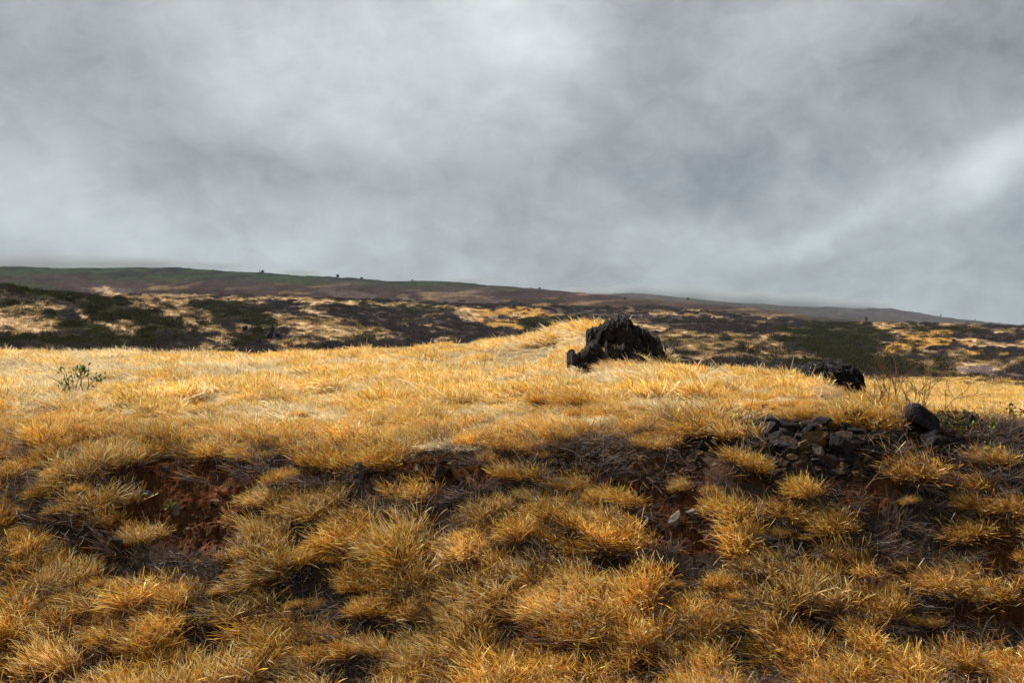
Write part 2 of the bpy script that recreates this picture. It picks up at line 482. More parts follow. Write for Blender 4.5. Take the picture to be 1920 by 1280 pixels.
def base_cover(px, py, D):
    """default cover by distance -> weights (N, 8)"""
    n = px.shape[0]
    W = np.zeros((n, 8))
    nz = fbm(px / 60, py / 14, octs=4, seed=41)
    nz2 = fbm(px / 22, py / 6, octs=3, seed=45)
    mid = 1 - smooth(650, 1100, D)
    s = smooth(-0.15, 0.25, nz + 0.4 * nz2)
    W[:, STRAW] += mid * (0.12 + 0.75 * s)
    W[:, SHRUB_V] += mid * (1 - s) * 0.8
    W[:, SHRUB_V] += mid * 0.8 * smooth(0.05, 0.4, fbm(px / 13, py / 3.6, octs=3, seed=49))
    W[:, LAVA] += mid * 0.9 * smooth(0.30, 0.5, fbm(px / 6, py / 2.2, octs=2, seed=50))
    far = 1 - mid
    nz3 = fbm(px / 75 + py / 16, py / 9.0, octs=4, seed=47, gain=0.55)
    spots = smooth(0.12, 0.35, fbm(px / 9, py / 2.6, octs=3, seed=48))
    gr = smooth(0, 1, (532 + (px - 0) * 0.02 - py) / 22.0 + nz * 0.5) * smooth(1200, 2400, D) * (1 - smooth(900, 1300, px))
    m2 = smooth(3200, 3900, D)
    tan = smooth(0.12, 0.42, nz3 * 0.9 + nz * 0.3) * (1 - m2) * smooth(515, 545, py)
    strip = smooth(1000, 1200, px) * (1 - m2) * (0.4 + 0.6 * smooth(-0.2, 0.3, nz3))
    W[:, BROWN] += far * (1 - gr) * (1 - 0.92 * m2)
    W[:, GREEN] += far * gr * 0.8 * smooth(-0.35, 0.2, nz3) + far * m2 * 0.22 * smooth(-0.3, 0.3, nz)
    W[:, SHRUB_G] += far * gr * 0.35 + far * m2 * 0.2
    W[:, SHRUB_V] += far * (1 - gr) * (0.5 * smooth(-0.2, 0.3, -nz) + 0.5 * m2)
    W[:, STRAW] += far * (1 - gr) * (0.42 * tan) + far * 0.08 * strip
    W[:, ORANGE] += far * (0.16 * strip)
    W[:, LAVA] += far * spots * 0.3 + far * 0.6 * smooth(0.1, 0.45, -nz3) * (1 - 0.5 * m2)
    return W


def cover(px, py, D):
    wx = px + 26 * fbm(px / 40, py / 12, octs=3, seed=51) + 7 * vnoise(px / 7, py / 3, seed=55)
    wy = py + 9 * fbm(px / 40, py / 12, octs=3, seed=52) + 2.5 * vnoise(px / 7, py / 3, seed=56)
    W = base_cover(px, py, D)
    for (cx, cy, rx, ry, ang, k) in COVER:
        c, s = math.cos(math.radians(ang)), math.sin(math.radians(ang))
        ax, ay = wx - cx, wy - cy
        p = (ax * c + ay * s) / rx
        q = (-ax * s + ay * c) / ry
        m = 1 - smooth(0.75, 1.1, np.sqrt(p * p + q * q))
        W *= (1 - 0.88 * m)[:, None]
        W[:, k] += m
    W = (W / np.maximum(W.sum(1, keepdims=True), 1e-6)) ** 1.35
    return W / np.maximum(W.sum(1, keepdims=True), 1e-6)


# bare places on the bank, photograph pixels (cx, cy, rx, ry, tilt)
DIRT = [(350, 905, 135, 60, 0), (400, 990, 80, 70, 0), (300, 960, 105, 60, 0), (1690, 820, 140, 34, 0), (640, 876, 110, 20, 0), (840, 884, 125, 30, 0),
        (1160, 860, 160, 34, 0), (1230, 910, 110, 40, 0), (1500, 850, 190, 70, 0), (1640, 900, 60, 30, 0), (1620, 935, 50, 40, 0),
        (1880, 1000, 60, 90, 0), (1850, 1140, 120, 35, 0), (200, 1020, 50, 40, 0), (1270, 975, 80, 40, 0), (1300, 1010, 70, 30, 0)]


def ell(px, py, lst, soft=(0.75, 1.1)):
    m = np.zeros_like(px)
    for (cx, cy, rx, ry, ang) in lst:
        c, s = math.cos(math.radians(ang)), math.sin(math.radians(ang))
        ax, ay = px - cx, py - cy
        p = (ax * c + ay * s) / rx
        q = (-ax * s + ay * c) / ry
        m = np.maximum(m, 1 - smooth(soft[0], soft[1], np.sqrt(p * p + q * q)))
    return m


def dirt_at(px, py):
    wx = px + 18 * fbm(px / 30, py / 18, octs=3, seed=61)
    wy = py + 12 * fbm(px / 30, py / 18, octs=3, seed=62)
    return ell(wx, wy, DIRT)


pxf, pyf, Df = PX2.ravel(), PY2.ravel(), D2.ravel()
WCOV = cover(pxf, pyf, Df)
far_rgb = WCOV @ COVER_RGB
dm = dirt_at(pxf, pyf) * (Df < 12.0)
# chunky soil where the bank is bare
xf = X2.ravel()
clod = np.abs(fbm(xf * 9, Df * 9, octs=3, seed=71)) * 0.07 + 0.022 * vnoise(xf * 24, Df * 22, seed=73) + fbm(xf * 3, Df * 3, octs=2, seed=72) * 0.04
Zf = Z.ravel() + np.maximum(dm, 0.55 * bankw.ravel()) * clod
rock_face = ell(pxf, pyf, [(1530, 845, 170, 70, 0), (1180, 870, 170, 40, 0)]) * (Df < 12.0)
red = np.array((0.078, 0.030, 0.0125))
grey_s = np.array((0.055, 0.044, 0.038))
litter = np.array((0.036, 0.027, 0.021))
straw_l = np.array((0.42, 0.29, 0.135))
soil_mix = smooth(-0.3, 0.4, fbm(xf * 0.8, Df * 0.8, octs=3, seed=75))[:, None]
soil = red * (0.55 + 0.45 * soil_mix) * (1 - 0.65 * rock_face[:, None]) + grey_s * (0.65 * rock_face[:, None])
near_rgb = litter * (1 - dm[:, None]) + soil * dm[:, None]
fm = smooth(10.8, 12.5, Df)[:, None]
near_rgb = near_rgb * (1 - fm) + straw_l * fm
bf = smooth(0.98, 1.3, Df / poly(pxf, P_EDGE_D))[:, None]
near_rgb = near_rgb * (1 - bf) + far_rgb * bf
Z = Zf.reshape(ND, NX)
PY2 = 640.0 - Z / D2 * F


def new_mesh(name, verts, faces, smooth_shade=True):
    me = bpy.data.meshes.new(name)
    verts = np.ascontiguousarray(verts, dtype=np.float32)
    faces = np.asarray(faces)
    me.vertices.add(len(verts))
    me.vertices.foreach_set("co", verts.ravel())
    n, k = faces.shape
    me.loops.add(n * k)
    me.loops.foreach_set("vertex_index", faces.astype(np.int32).ravel())
    me.polygons.add(n)
    me.polygons.foreach_set("loop_start", np.arange(0, n * k, k, dtype=np.int32))
    me.polygons.foreach_set("use_smooth", np.full(n, smooth_shade, dtype=bool))
    me.update(calc_edges=True)
    me.validate()
    return me


def set_col(me, rgb, name="col"):
    a = me.attributes.new(name, 'FLOAT_COLOR', 'POINT')
    c = np.ones((len(me.vertices), 4), dtype=np.float32)
    c[:, :3] = rgb
    a.data.foreach_set("color", c.ravel())


def link(name, me, mat=None, parent=None, loc=None):
    o = bpy.data.objects.new(name, me)
    COL.objects.link(o)
    if mat is not None and me is not None and len(me.materials) == 0:
        me.materials.append(mat)
    if parent is not None:
        o.parent = parent
    if loc is not None:
        o.location = loc
    return o


def tag(o, label, cat, group=None):
    o['label'] = label
    o['category'] = cat
    if group:
        o['group'] = group
    return o


# ------------------------------------------------------------------ materials
def mat_new(name):
    m = bpy.data.materials.new(name)
    m.use_nodes = True
    return m, NT(m.node_tree)


def finish(nt, col, rough=0.9, bump=None, bump_str=0.4, bump_dist=0.02, spec=0.25):
    p = nt.node('ShaderNodeBsdfPrincipled')
    nt.put(p.inputs['Base Color'], col)
    nt.put(p.inputs['Roughness'], rough)
    p.inputs['Specular IOR Level'].default_value = spec
    if bump is not None:
        b = nt.node('ShaderNodeBump')
        b.inputs['Strength'].default_value = bump_str
        b.inputs['Distance'].default_value = bump_dist
        nt.l.new(bump, b.inputs['Height'])
        nt.l.new(b.outputs[0], p.inputs['Normal'])
    o = nt.node('ShaderNodeOutputMaterial')
    nt.l.new(p.outputs[0], o.inputs[0])
    return p


M_ground, g = mat_new("earth_and_heath")
at = g.node('ShaderNodeAttribute', attribute_name='col')
uv = g.node('ShaderNodeAttribute', attribute_name='fan')
geo = g.node('ShaderNodeNewGeometry')
na = g.noise(uv.outputs['Vector'], 9.0, 6, 0.62)
nb = g.noise(uv.outputs['Vector'], 40.0, 4, 0.6)
nc = g.noise(geo.outputs['Position'], 22.0, 8, 0.72)
mul = g.math('MULTIPLY', g.remap(na, 0.3, 0.7, 0.62, 1.38), g.remap(nb, 0.3, 0.7, 0.6, 1.4))
mul = g.math('MULTIPLY', mul, g.remap(nc, 0.3, 0.7, 0.45, 1.55))
sc = g.node('ShaderNodeVectorMath', operation='SCALE')
g.l.new(at.outputs['Color'], sc.inputs[0])
g.l.new(mul, sc.inputs['Scale'])
gd = g.node('ShaderNodeBsdfDiffuse')
g.l.new(sc.outputs[0], gd.inputs['Color'])
gb = g.node('ShaderNodeBump')
gb.inputs['Strength'].default_value = 0.5
gb.inputs['Distance'].default_value = 0.03
g.l.new(nc, gb.inputs['Height'])
g.l.new(gb.outputs[0], gd.inputs['Normal'])
gout_ = g.node('ShaderNodeOutputMaterial')
g.l.new(gd.outputs[0], gout_.inputs[0])


def grass_mat(name, trans=0.3, var=0.35):
    m, n = mat_new(name)
    a = n.node('ShaderNodeAttribute', attribute_name='col')
    oi = n.node('ShaderNodeObjectInfo')
    ge = n.node('ShaderNodeNewGeometry')
    nz = n.noise(ge.outputs['Position'], 0.55, 3, 0.6)
    k = n.math('MULTIPLY', n.remap(oi.outputs['Random'], 0, 1, 1 - var * 0.6, 1 + var * 0.5), n.remap(nz, 0.3, 0.7, 0.82, 1.15))
    s_ = n.node('ShaderNodeVectorMath', operation='SCALE')
    n.l.new(a.outputs['Color'], s_.inputs[0])
    n.l.new(k, s_.inputs['Scale'])
    d = n.node('ShaderNodeBsdfDiffuse')
    t = n.node('ShaderNodeBsdfTranslucent')
    gl = n.node('ShaderNodeBsdfGlossy')
    gl.inputs['Roughness'].default_value = 0.45
    n.l.new(s_.outputs[0], d.inputs[0])
    n.l.new(s_.outputs[0], t.inputs[0])
    n.l.new(s_.outputs[0], gl.inputs[0])
    x1 = n.node('ShaderNodeMixShader')
    x1.inputs[0].default_value = trans
    n.l.new(d.outputs[0], x1.inputs[1])
    n.l.new(t.outputs[0], x1.inputs[2])
    x2 = n.node('ShaderNodeMixShader')
    x2.inputs[0].default_value = 0.06
    n.l.new(x1.outputs[0], x2.inputs[1])
    n.l.new(gl.outputs[0], x2.inputs[2])
    o = n.node('ShaderNodeOutputMaterial')
    n.l.new(x2.outputs[0], o.inputs[0])
    return m


M_grass = grass_mat("dry_grass_blades", 0.40)
M_tuss = grass_mat("tussock_blades", 0.22)
M_scrub = grass_mat("scrub_foliage", 0.15, 0.5)


def rock_mat(name, c0, c1, lichen=0.0, scale=3.0, rust=0.0):
    m, n = mat_new(name)
    tcx = n.node('ShaderNodeTexCoord')
    oi = n.node('ShaderNodeObjectInfo')
    p = tcx.outputs['Object']
    a = n.noise(p, scale, 7, 0.65, 0.3)
    b = n.noise(p, scale * 6, 5, 0.65)
    col = n.mix(n.remap(a, 0.32, 0.68, 0, 1), c0 + (1,), c1 + (1,))
    k = n.math('MULTIPLY', n.remap(b, 0.3, 0.7, 0.6, 1.4), n.remap(oi.outputs['Random'], 0, 1, 0.7, 1.25))
    s_ = n.node('ShaderNodeVectorMath', operation='SCALE')
    n.l.new(col, s_.inputs[0])
    n.l.new(k, s_.inputs['Scale'])
    col = s_.outputs[0]
    if rust:
        r = n.noise(p, scale * 0.8, 4, 0.6)
        col = n.mix(n.math('MULTIPLY', n.remap(r, 0.52, 0.62, 0, 1), rust), col, (0.32, 0.115, 0.03, 1))
    if lichen:
        l = n.noise(p, scale * 2.2, 5, 0.75, 0.6)
        col = n.mix(n.remap(l, 0.66 - lichen * 0.1, 0.72 - lichen * 0.1, 0, 0.8), col, (0.42, 0.41, 0.37, 1))
    finish(n, col, 0.95, b, 0.8, 0.03, 0.08)
    return m


M_lava = rock_mat("black_lava", (0.010, 0.009, 0.011), (0.042, 0.038, 0.039), 0.25, 2.2)
M_lava_l = rock_mat("lava_with_lichen", (0.009, 0.008, 0.009), (0.030, 0.027, 0.026), 0.6, 3.0)
M_basalt = rock_mat("blue_grey_basalt", (0.035, 0.037, 0.045), (0.095, 0.095, 0.105), 0.2, 4)
M_tan = rock_mat("weathered_tan_rock", (0.06, 0.038, 0.021), (0.17, 0.102, 0.048), 0.0, 3, 0.25)
M_rust = rock_mat("rust_stained_rock", (0.07, 0.032, 0.016), (0.16, 0.062, 0.022), 0.0, 3, 0.8)
M_grey = rock_mat("grey_brown_rock", (0.075, 0.062, 0.05), (0.19, 0.155, 0.12), 0.3, 3, 0.15)
M_dark = rock_mat("dark_brown_rock", (0.016, 0.013, 0.012), (0.052, 0.036, 0.026), 0.0, 3, 0.15)


def plain(name, c, rough=0.85):
    m, n = mat_new(name)
    t_ = n.node('ShaderNodeTexCoord')
    z = n.noise(t_.outputs['Object'], 30, 4, 0.6)
    col = n.mix(n.remap(z, 0.3, 0.7, 0, 1), tuple(q * 0.65 for q in c) + (1,), tuple(q * 1.3 for q in c) + (1,))
    finish(n, col, rough)
    return m


M_twig = plain("grey_dead_twig", (0.15, 0.115, 0.10))
M_redtwig = plain("brown_bare_twig", (0.13, 0.062, 0.035))
M_stem = plain("dark_stem", (0.07, 0.048, 0.038))

# ------------------------------------------------------------------ the ground sheet
idx = np.arange(ND * NX).reshape(ND, NX)
quads = np.stack([idx[:-1, :-1], idx[:-1, 1:], idx[1:, 1:], idx[1:, :-1]], -1).reshape(-1, 4)
gv = np.stack([xf, Df, Z.ravel() + CAMZ], 1)
gm = new_mesh("ground", gv, quads)
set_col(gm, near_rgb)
fa = gm.attributes.new("fan", 'FLOAT_VECTOR', 'POINT')
fa.data.foreach_set("vector", np.stack([U2.ravel() * 10, L2.ravel() * 1.3, np.zeros(len(gv))], 1).astype(np.float32).ravel())
go = link("ground", gm, M_ground)
go['kind'] = 'structure'
go['label'] = 'grassy bank, field and lava slopes rising to a cloud-covered mountain'

# ------------------------------------------------------------------ grass prototypes
GOLD = np.array((0.64, 0.41, 0.095))
ORNG = np.array((0.50, 0.215, 0.028))
STRW = np.array((0.72, 0.52, 0.25))
CREAM = np.array((0.66, 0.53, 0.35))
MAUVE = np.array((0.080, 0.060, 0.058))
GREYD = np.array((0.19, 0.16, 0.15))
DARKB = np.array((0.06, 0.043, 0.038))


def blades(n, L, r0, lean, wind, width, tipcol, basecol, seg=4, curl=0.5, head=0.3, droop=0.0, seed=0, wdir=math.pi, colvar=0.2,
           grad=(0.15, 0.6), centres=0, mid=None):
    """n curved blades as one strip mesh; returns verts, quads, rgb"""
    r = np.random.default_rng(seed)
    th = r.uniform(0, 2 * np.pi, n)
    rad = r0 * np.sqrt(r.uniform(0, 1, n))
    b = np.stack([rad * np.cos(th), rad * np.sin(th), np.full(n, -0.03)], 1)
    lk = np.ones(n)
    wk = np.ones(n)
    if centres:
        cc = r.normal(0, r0, (centres, 2))
        ch = r.uniform(0.55, 1.12, centres)
        cw = r.uniform(0.5, 1.6, centres)
        ck = r.integers(0, centres, n)
        off = r.normal(0, 0.055, (n, 2))
        th = np.arctan2(off[:, 1], off[:, 0])
        b[:, :2] = cc[ck] + off
        lk, wk = ch[ck], cw[ck]
    th2 = th + r.normal(0, 0.9 if centres else 0.7, n)
    ln = np.radians(r.uniform(lean[0], lean[1], n))
    d0 = np.stack([np.sin(ln) * np.cos(th2), np.sin(ln) * np.sin(th2), np.cos(ln)], 1)
    Ls = r.uniform(L[0], L[1], n) * lk
    wv = np.array([math.cos(wdir), math.sin(wdir), 0.0]) * wind
    side = r.normal(0, 1, (n, 3))
    side[:, 2] *= 0.3
    cd = wv[None, :] * (wk * r.uniform(0.5, 1.4, n))[:, None] + side * curl * 0.5
    cd[:, 2] -= droop * r.uniform(0.4, 1.4, n)
    tt = np.linspace(0, 1, seg + 1)
    pts = np.zeros((n, seg + 1, 3))
    pts[:, 0] = b
    for k in range(1, seg + 1):
        t = tt[k]
        d = d0 + cd * t * 1.1
        d /= np.linalg.norm(d, axis=1, keepdims=True)
        pts[:, k] = pts[:, k - 1] + d * (Ls / seg)[:, None]
    tan = np.gradient(pts, axis=1)
    ref = r.normal(0, 1, (n, 1, 3))
    sd = np.cross(tan, ref)
    sd /= np.maximum(np.linalg.norm(sd, axis=2, keepdims=True), 1e-6)
    wp = np.interp(tt, [0, 0.5, 0.85, 1], [0.7, 1.0, 0.75, 0.12])
    W = np.repeat(wp[None, :], n, 0)
    hd = r.uniform(0, 1, n) < head
    W[hd] = np.interp(tt, [0, 0.6, 0.8, 1], [0.5, 0.55, 1.7, 0.5])
    W = W * width * r.uniform(0.6, 1.35, n)[:, None]
    lo = pts - sd * W[:, :, None] * 0.5
    hi = pts + sd * W[:, :, None] * 0.5
    V = np.stack([lo, hi], 2).reshape(-1, 3)
    bi = (np.arange(n) * (seg + 1) * 2)[:, None]
    q = []
    for k in range(seg):
        q.append(np.stack([bi[:, 0] + 2 * k, bi[:, 0] + 2 * k + 1, bi[:, 0] + 2 * k + 3, bi[:, 0] + 2 * k + 2], 1))
    Q = np.concatenate(q, 0)
    pick = r.integers(0, len(tipcol), n)
    tc_ = np.array(tipcol)[pick]
    bc_ = np.array(basecol)[r.integers(0, len(basecol), n)]  # foot colours: dead grass, darkened further for shade inside the tufts
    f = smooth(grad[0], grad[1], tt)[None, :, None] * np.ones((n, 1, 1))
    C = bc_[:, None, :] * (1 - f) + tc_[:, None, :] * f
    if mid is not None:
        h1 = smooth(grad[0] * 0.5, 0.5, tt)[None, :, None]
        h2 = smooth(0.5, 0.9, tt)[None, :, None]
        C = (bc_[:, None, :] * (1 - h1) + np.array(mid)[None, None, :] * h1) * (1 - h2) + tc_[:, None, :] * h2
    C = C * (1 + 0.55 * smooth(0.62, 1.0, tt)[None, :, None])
    C = C * (1 + r.normal(0, colvar, (n, 1, 1)))
    C = np.clip(np.repeat(C, 2, 1).reshape(-1, 3), 0.01, 0.9)
    return V, Q, C


def join(parts):
    off, V, Q, C = 0, [], [], []
    for v, q, c in parts:
        V.append(v)
        Q.append(q + off)
        C.append(c)
        off += len(v)
    return np.concatenate(V), np.concatenate(Q), np.concatenate(C)


def proto_mesh(name, parts, mat):
    V, Q, C = join(parts)
    me = new_mesh(name, V, Q)
    set_col(me, C)
    me.materials.append(mat)
    return me


WD = math.radians(168)
P_TUSS, P_GOLD, P_PALE, P_DEAD, P_LONG = [], [], [], [], []
GOLD_F = GOLD
GOLD = np.array((0.68, 0.355, 0.060))
STRW_F = STRW
STRW = np.array((0.72, 0.49, 0.20))
TONES = {"yellow": [GOLD, GOLD * 1.1, STRW, GOLD, ORNG, GOLD], "orange": [ORNG, GOLD, ORNG * 1.15, GOLD, STRW * 0.8],
         "straw": [STRW, CREAM, GOLD, STRW, GOLD, GOLD]}
TONE_N = list(TONES)
for s in range(9):
    tn = TONES[TONE_N[s // 3]]
    md = [ORNG * 0.95, ORNG * 0.8, ORNG * 0.65 + STRW * 0.15][s // 3]
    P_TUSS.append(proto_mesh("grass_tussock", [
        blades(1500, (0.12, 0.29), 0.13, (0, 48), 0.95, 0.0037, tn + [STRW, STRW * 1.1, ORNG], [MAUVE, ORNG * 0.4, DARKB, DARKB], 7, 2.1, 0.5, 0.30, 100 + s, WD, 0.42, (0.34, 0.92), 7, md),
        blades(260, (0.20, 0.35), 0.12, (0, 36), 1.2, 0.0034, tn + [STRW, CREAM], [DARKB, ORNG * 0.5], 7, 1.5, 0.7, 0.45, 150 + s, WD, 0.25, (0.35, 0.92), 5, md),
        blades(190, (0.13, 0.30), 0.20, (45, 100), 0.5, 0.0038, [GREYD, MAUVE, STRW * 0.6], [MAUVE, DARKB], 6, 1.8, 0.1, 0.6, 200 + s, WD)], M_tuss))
GOLD = GOLD_F
STRW = STRW_F
for s in range(6):
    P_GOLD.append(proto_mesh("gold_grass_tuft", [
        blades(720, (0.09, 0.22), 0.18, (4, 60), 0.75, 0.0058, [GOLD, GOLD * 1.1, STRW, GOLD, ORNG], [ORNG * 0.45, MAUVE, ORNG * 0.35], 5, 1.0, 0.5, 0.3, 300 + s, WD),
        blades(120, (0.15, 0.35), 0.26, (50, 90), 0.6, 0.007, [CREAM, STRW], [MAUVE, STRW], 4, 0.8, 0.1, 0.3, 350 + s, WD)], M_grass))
for s in range(5):
    P_PALE.append(proto_mesh("pale_grass_tuft", [
        blades(450, (0.14, 0.32), 0.26, (25, 82), 1.25, 0.0062, [CREAM, CREAM, STRW, CREAM * 0.8], [STRW * 0.8, GREYD, MAUVE], 5, 0.7, 0.2, 0.35, 400 + s, WD),
        blades(30, (0.12, 0.22), 0.26, (10, 60), 0.9, 0.007, [GOLD, STRW], [ORNG, MAUVE], 4, 0.8, 0.3, 0.3, 450 + s, WD)], M_grass))
for s in range(4):
    P_DEAD.append(proto_mesh("dead_grass_tangle", [
        blades(230, (0.15, 0.45), 0.28, (40, 100), 0.5, 0.0048, [GREYD, MAUVE, MAUVE, GREYD * 1.4, DARKB, ORNG * 0.6], [MAUVE, DARKB], 6, 1.7, 0.0, 0.25, 500 + s, WD)], M_grass))
for s in range(3):
    P_LONG.append(proto_mesh("long_bent_grass", [
        blades(150, (0.45, 0.9), 0.22, (10, 45), 1.5, 0.0052, [STRW, CREAM, STRW * 0.75, ORNG], [GREYD, MAUVE], 6, 0.3, 0.45, 0.5, 600 + s, WD)], M_grass))


# ------------------------------------------------------------------ geometry nodes scatter for uncountable stuff
def scatter(name, protos, pos, rot, scl, pick, label):
    c = bpy.data.collections.new(name + "_kinds")
    for k, me in enumerate(protos):
        c.objects.link(bpy.data.objects.new("%s_kind" % name, me))
    me = bpy.data.meshes.new(name)
    n = len(pos)
    me.vertices.add(n)
    me.vertices.foreach_set("co", np.asarray(pos, np.float32).ravel())
    a = me.attributes.new("rot", 'FLOAT_VECTOR', 'POINT')
    a.data.foreach_set("vector", np.asarray(rot, np.float32).ravel())
    a = me.attributes.new("scl", 'FLOAT_VECTOR', 'POINT')
    a.data.foreach_set("vector", np.asarray(scl, np.float32).ravel())
    a = me.attributes.new("pick", 'INT', 'POINT')
    a.data.foreach_set("value", np.asarray(pick, np.int32))
    o = link(name, me)
    ng = bpy.data.node_groups.new(name + "_scatter", 'GeometryNodeTree')
    ng.interface.new_socket("Geometry", in_out='INPUT', socket_type='NodeSocketGeometry')
    ng.interface.new_socket("Geometry", in_out='OUTPUT', socket_type='NodeSocketGeometry')
    gi = ng.nodes.new('NodeGroupInput')
    gout = ng.nodes.new('NodeGroupOutput')
    iop = ng.nodes.new('GeometryNodeInstanceOnPoints')
    ci = ng.nodes.new('GeometryNodeCollectionInfo')
    ci.inputs['Collection'].default_value = c
    ci.inputs['Separate Children'].default_value = True
    ci.inputs['Reset Children'].default_value = True
    iop.inputs['Pick Instance'].default_value = True

    def attr(nm, ty):
        q = ng.nodes.new('GeometryNodeInputNamedAttribute')
        q.data_type = ty
        q.inputs['Name'].default_value = nm
        return q.outputs[0]
    ng.links.new(gi.outputs[0], iop.inputs['Points'])
    ng.links.new(ci.outputs[0], iop.inputs['Instance'])
    ng.links.new(attr("pick", 'INT'), iop.inputs['Instance Index'])
    e2r = ng.nodes.new('FunctionNodeEulerToRotation')
    ng.links.new(attr("rot", 'FLOAT_VECTOR'), e2r.inputs[0])
    ng.links.new(e2r.outputs[0], iop.inputs['Rotation'])
    ng.links.new(attr("scl", 'FLOAT_VECTOR'), iop.inputs['Scale'])
    ng.links.new(iop.outputs[0], gout.inputs[0])
    md = o.modifiers.new("scatter", 'NODES')
    md.node_group = ng
    o['kind'] = 'stuff'
    o['label'] = label
    return o


def poisson(x0, x1, y0, y1, rad, seed, accept=None, tries=1.0):
    """loose blue-noise points over a rectangle (jittered hex grid)"""
    r = np.random.default_rng(seed)
    xs = np.arange(x0, x1, rad)
    ys = np.arange(y0, y1, rad * 0.87)
    gx, gy = np.meshgrid(xs, ys)
    gx = gx + (np.arange(len(ys)) % 2)[:, None] * rad * 0.5
    p = np.stack([gx.ravel(), gy.ravel()], 1) + r.uniform(-0.42, 0.42, (gx.size, 2)) * rad
    return p


def in_view(p, pad=0.06, lim=0.514):
    return np.abs(p[:, 0]) < (lim + pad) * p[:, 1] + 0.8


# ------------------------------------------------------------------ field grass
ED = lambda x, y: poly(x / y * F + 960, P_EDGE_D)
fp = poisson(-30, 30, 11.0, 39.5, 0.21, 5)
# thin out with distance in proportion to what one sees
fp = fp[in_view(fp, 0.10)]
keep = rng.uniform(0, 1, len(fp)) < np.interp(fp[:, 1], [11, 18, 28, 40], [1.0, 0.85, 0.55, 0.42])
fp = fp[keep]
fp = fp[fp[:, 1] < ED(fp[:, 0], fp[:, 1]) * 1.10]
fz = ground(fp[:, 0], fp[:, 1])
fpx, fpy = proj(fp[:, 0], fp[:, 1], fz)
PALE_MAP = [(150, 690, 260, 40, 0), (60, 750, 130, 30, 0), (420, 700, 160, 22, 0), (540, 790, 200, 20, 0), (1000, 680, 90, 30, 30), (980, 700, 160, 20, 0),
            (1170, 710, 130, 20, 0), (1280, 770, 90, 26, 20), (900, 800, 110, 22, 0), (700, 690, 120, 12, 0), (1330, 690, 60, 20, 0), (300, 820, 120, 18, 0),
            (1100, 790, 70, 22, 10), (1085, 655, 30, 30, 0)]
wxp = fpx + 50 * fbm(fpx / 60, fpy / 20, octs=3, seed=81)
wyp = fpy + 14 * fbm(fpx / 60, fpy / 20, octs=3, seed=82)
clump = fbm(fp[:, 0] * 1.0, fp[:, 1] * 0.8, octs=2, seed=84)
pale_p = np.clip(0.04 - 1.3 * clump + 1.0 * ell(wxp, wyp, PALE_MAP, (0.5, 1.2)) + 0.35 * fbm(fp[:, 0] * 0.5, fp[:, 1] * 0.3, octs=3, seed=83), 0, 0.92)
# right end of the field by the rubble is grey and dead
greyish = smooth(1380, 1560, fpx) * smooth(12.6, 11.6, fp[:, 1]) + smooth(1640, 1760, fpx) * 0.5 + smooth(12.3, 11.3, fp[:, 1]) * 0.55
kind_r = rng.uniform(0, 1, len(fp))
ispale = kind_r < pale_p * (0.45 + 0.55 * smooth(12, 15.5, fp[:, 1]))
isdead = rng.uniform(0, 1, len(fp)) < greyish * 0.62


def rs(n, r, smin, smax, tilt=0.12, yaw=0.6):
    rot = np.stack([r.normal(0, tilt, n), r.normal(0, tilt, n), r.normal(0, yaw, n)], 1)
    s = r.uniform(smin, smax, n)
    return rot, np.stack([s, s, s * r.uniform(0.75, 1.2, n)], 1)


hum = 0.85 + 0.5 * fbm(fp[:, 0] * 0.6, fp[:, 1] * 0.5, octs=2, seed=91) + 1.5 * np.clip(clump, -0.3, 0.6)
bare_f = dirt_at(fpx, fpy) > 0.4
big = 1.0 + 0.2 * smooth(18, 36, fp[:, 1])
big *= 1 - 0.25 * smooth(15, 12, fp[:, 1])
big *= 1 - 0.5 * ell(fpx, fpy, [(1170, 692, 110, 14, 0)])
big *= 1 - 0.45 * smooth(1420, 1560, fpx) * smooth(16, 12, fp[:, 1])
bare_f |= ell(fpx, fpy, [(1735, 812, 75, 40, 0), (1565, 748, 75, 20, 0), (1104, 702, 46, 13, 0), (1190, 694, 40, 8, 15)]) > 0.5
sel_gold = ~ispale & ~isdead & ~bare_f
sel_pale = ispale & ~isdead & ~bare_f
for nm, sel, protos, lab, smn, smx in [
        ("gold_grass", sel_gold, P_GOLD, 'golden dry grass covering the field above the bank', 0.75, 1.25),
        ("pale_grass", sel_pale, P_PALE, 'pale straw grass laid over by the wind across the field', 0.7, 1.15),
        ("dead_grass", isdead & ~bare_f, P_DEAD, 'grey dead grass along the edge of the bank', 0.8, 1.3)]:
    q = fp[sel]
    rot, scl = rs(len(q), rng, smn, smx)
    scl = scl * (np.clip(hum, 0.5, 1.55) * big)[sel][:, None]
    pk = rng.integers(0, len(protos), len(q))
    if nm == "gold_grass":
        near_t = rng.uniform(0, 1, len(q)) > smooth(13.0, 19.0, q[:, 1])
        protos = P_GOLD + P_TUSS
        tone_i = rng.choice([0, 0, 2, 1, 2], len(q))
        pk = np.where(near_t, len(P_GOLD) + tone_i * 3 + rng.integers(0, 3, len(q)), pk)
        thin = near_t & (rng.uniform(0, 1, len(q)) < 0.30)
        scl = scl * np.where(thin, 0.45, np.where(near_t, 0.78, 1.0))[:, None]
    scatter(nm, protos, np.column_stack([q, fz[sel]]), rot, scl, pk, lab)

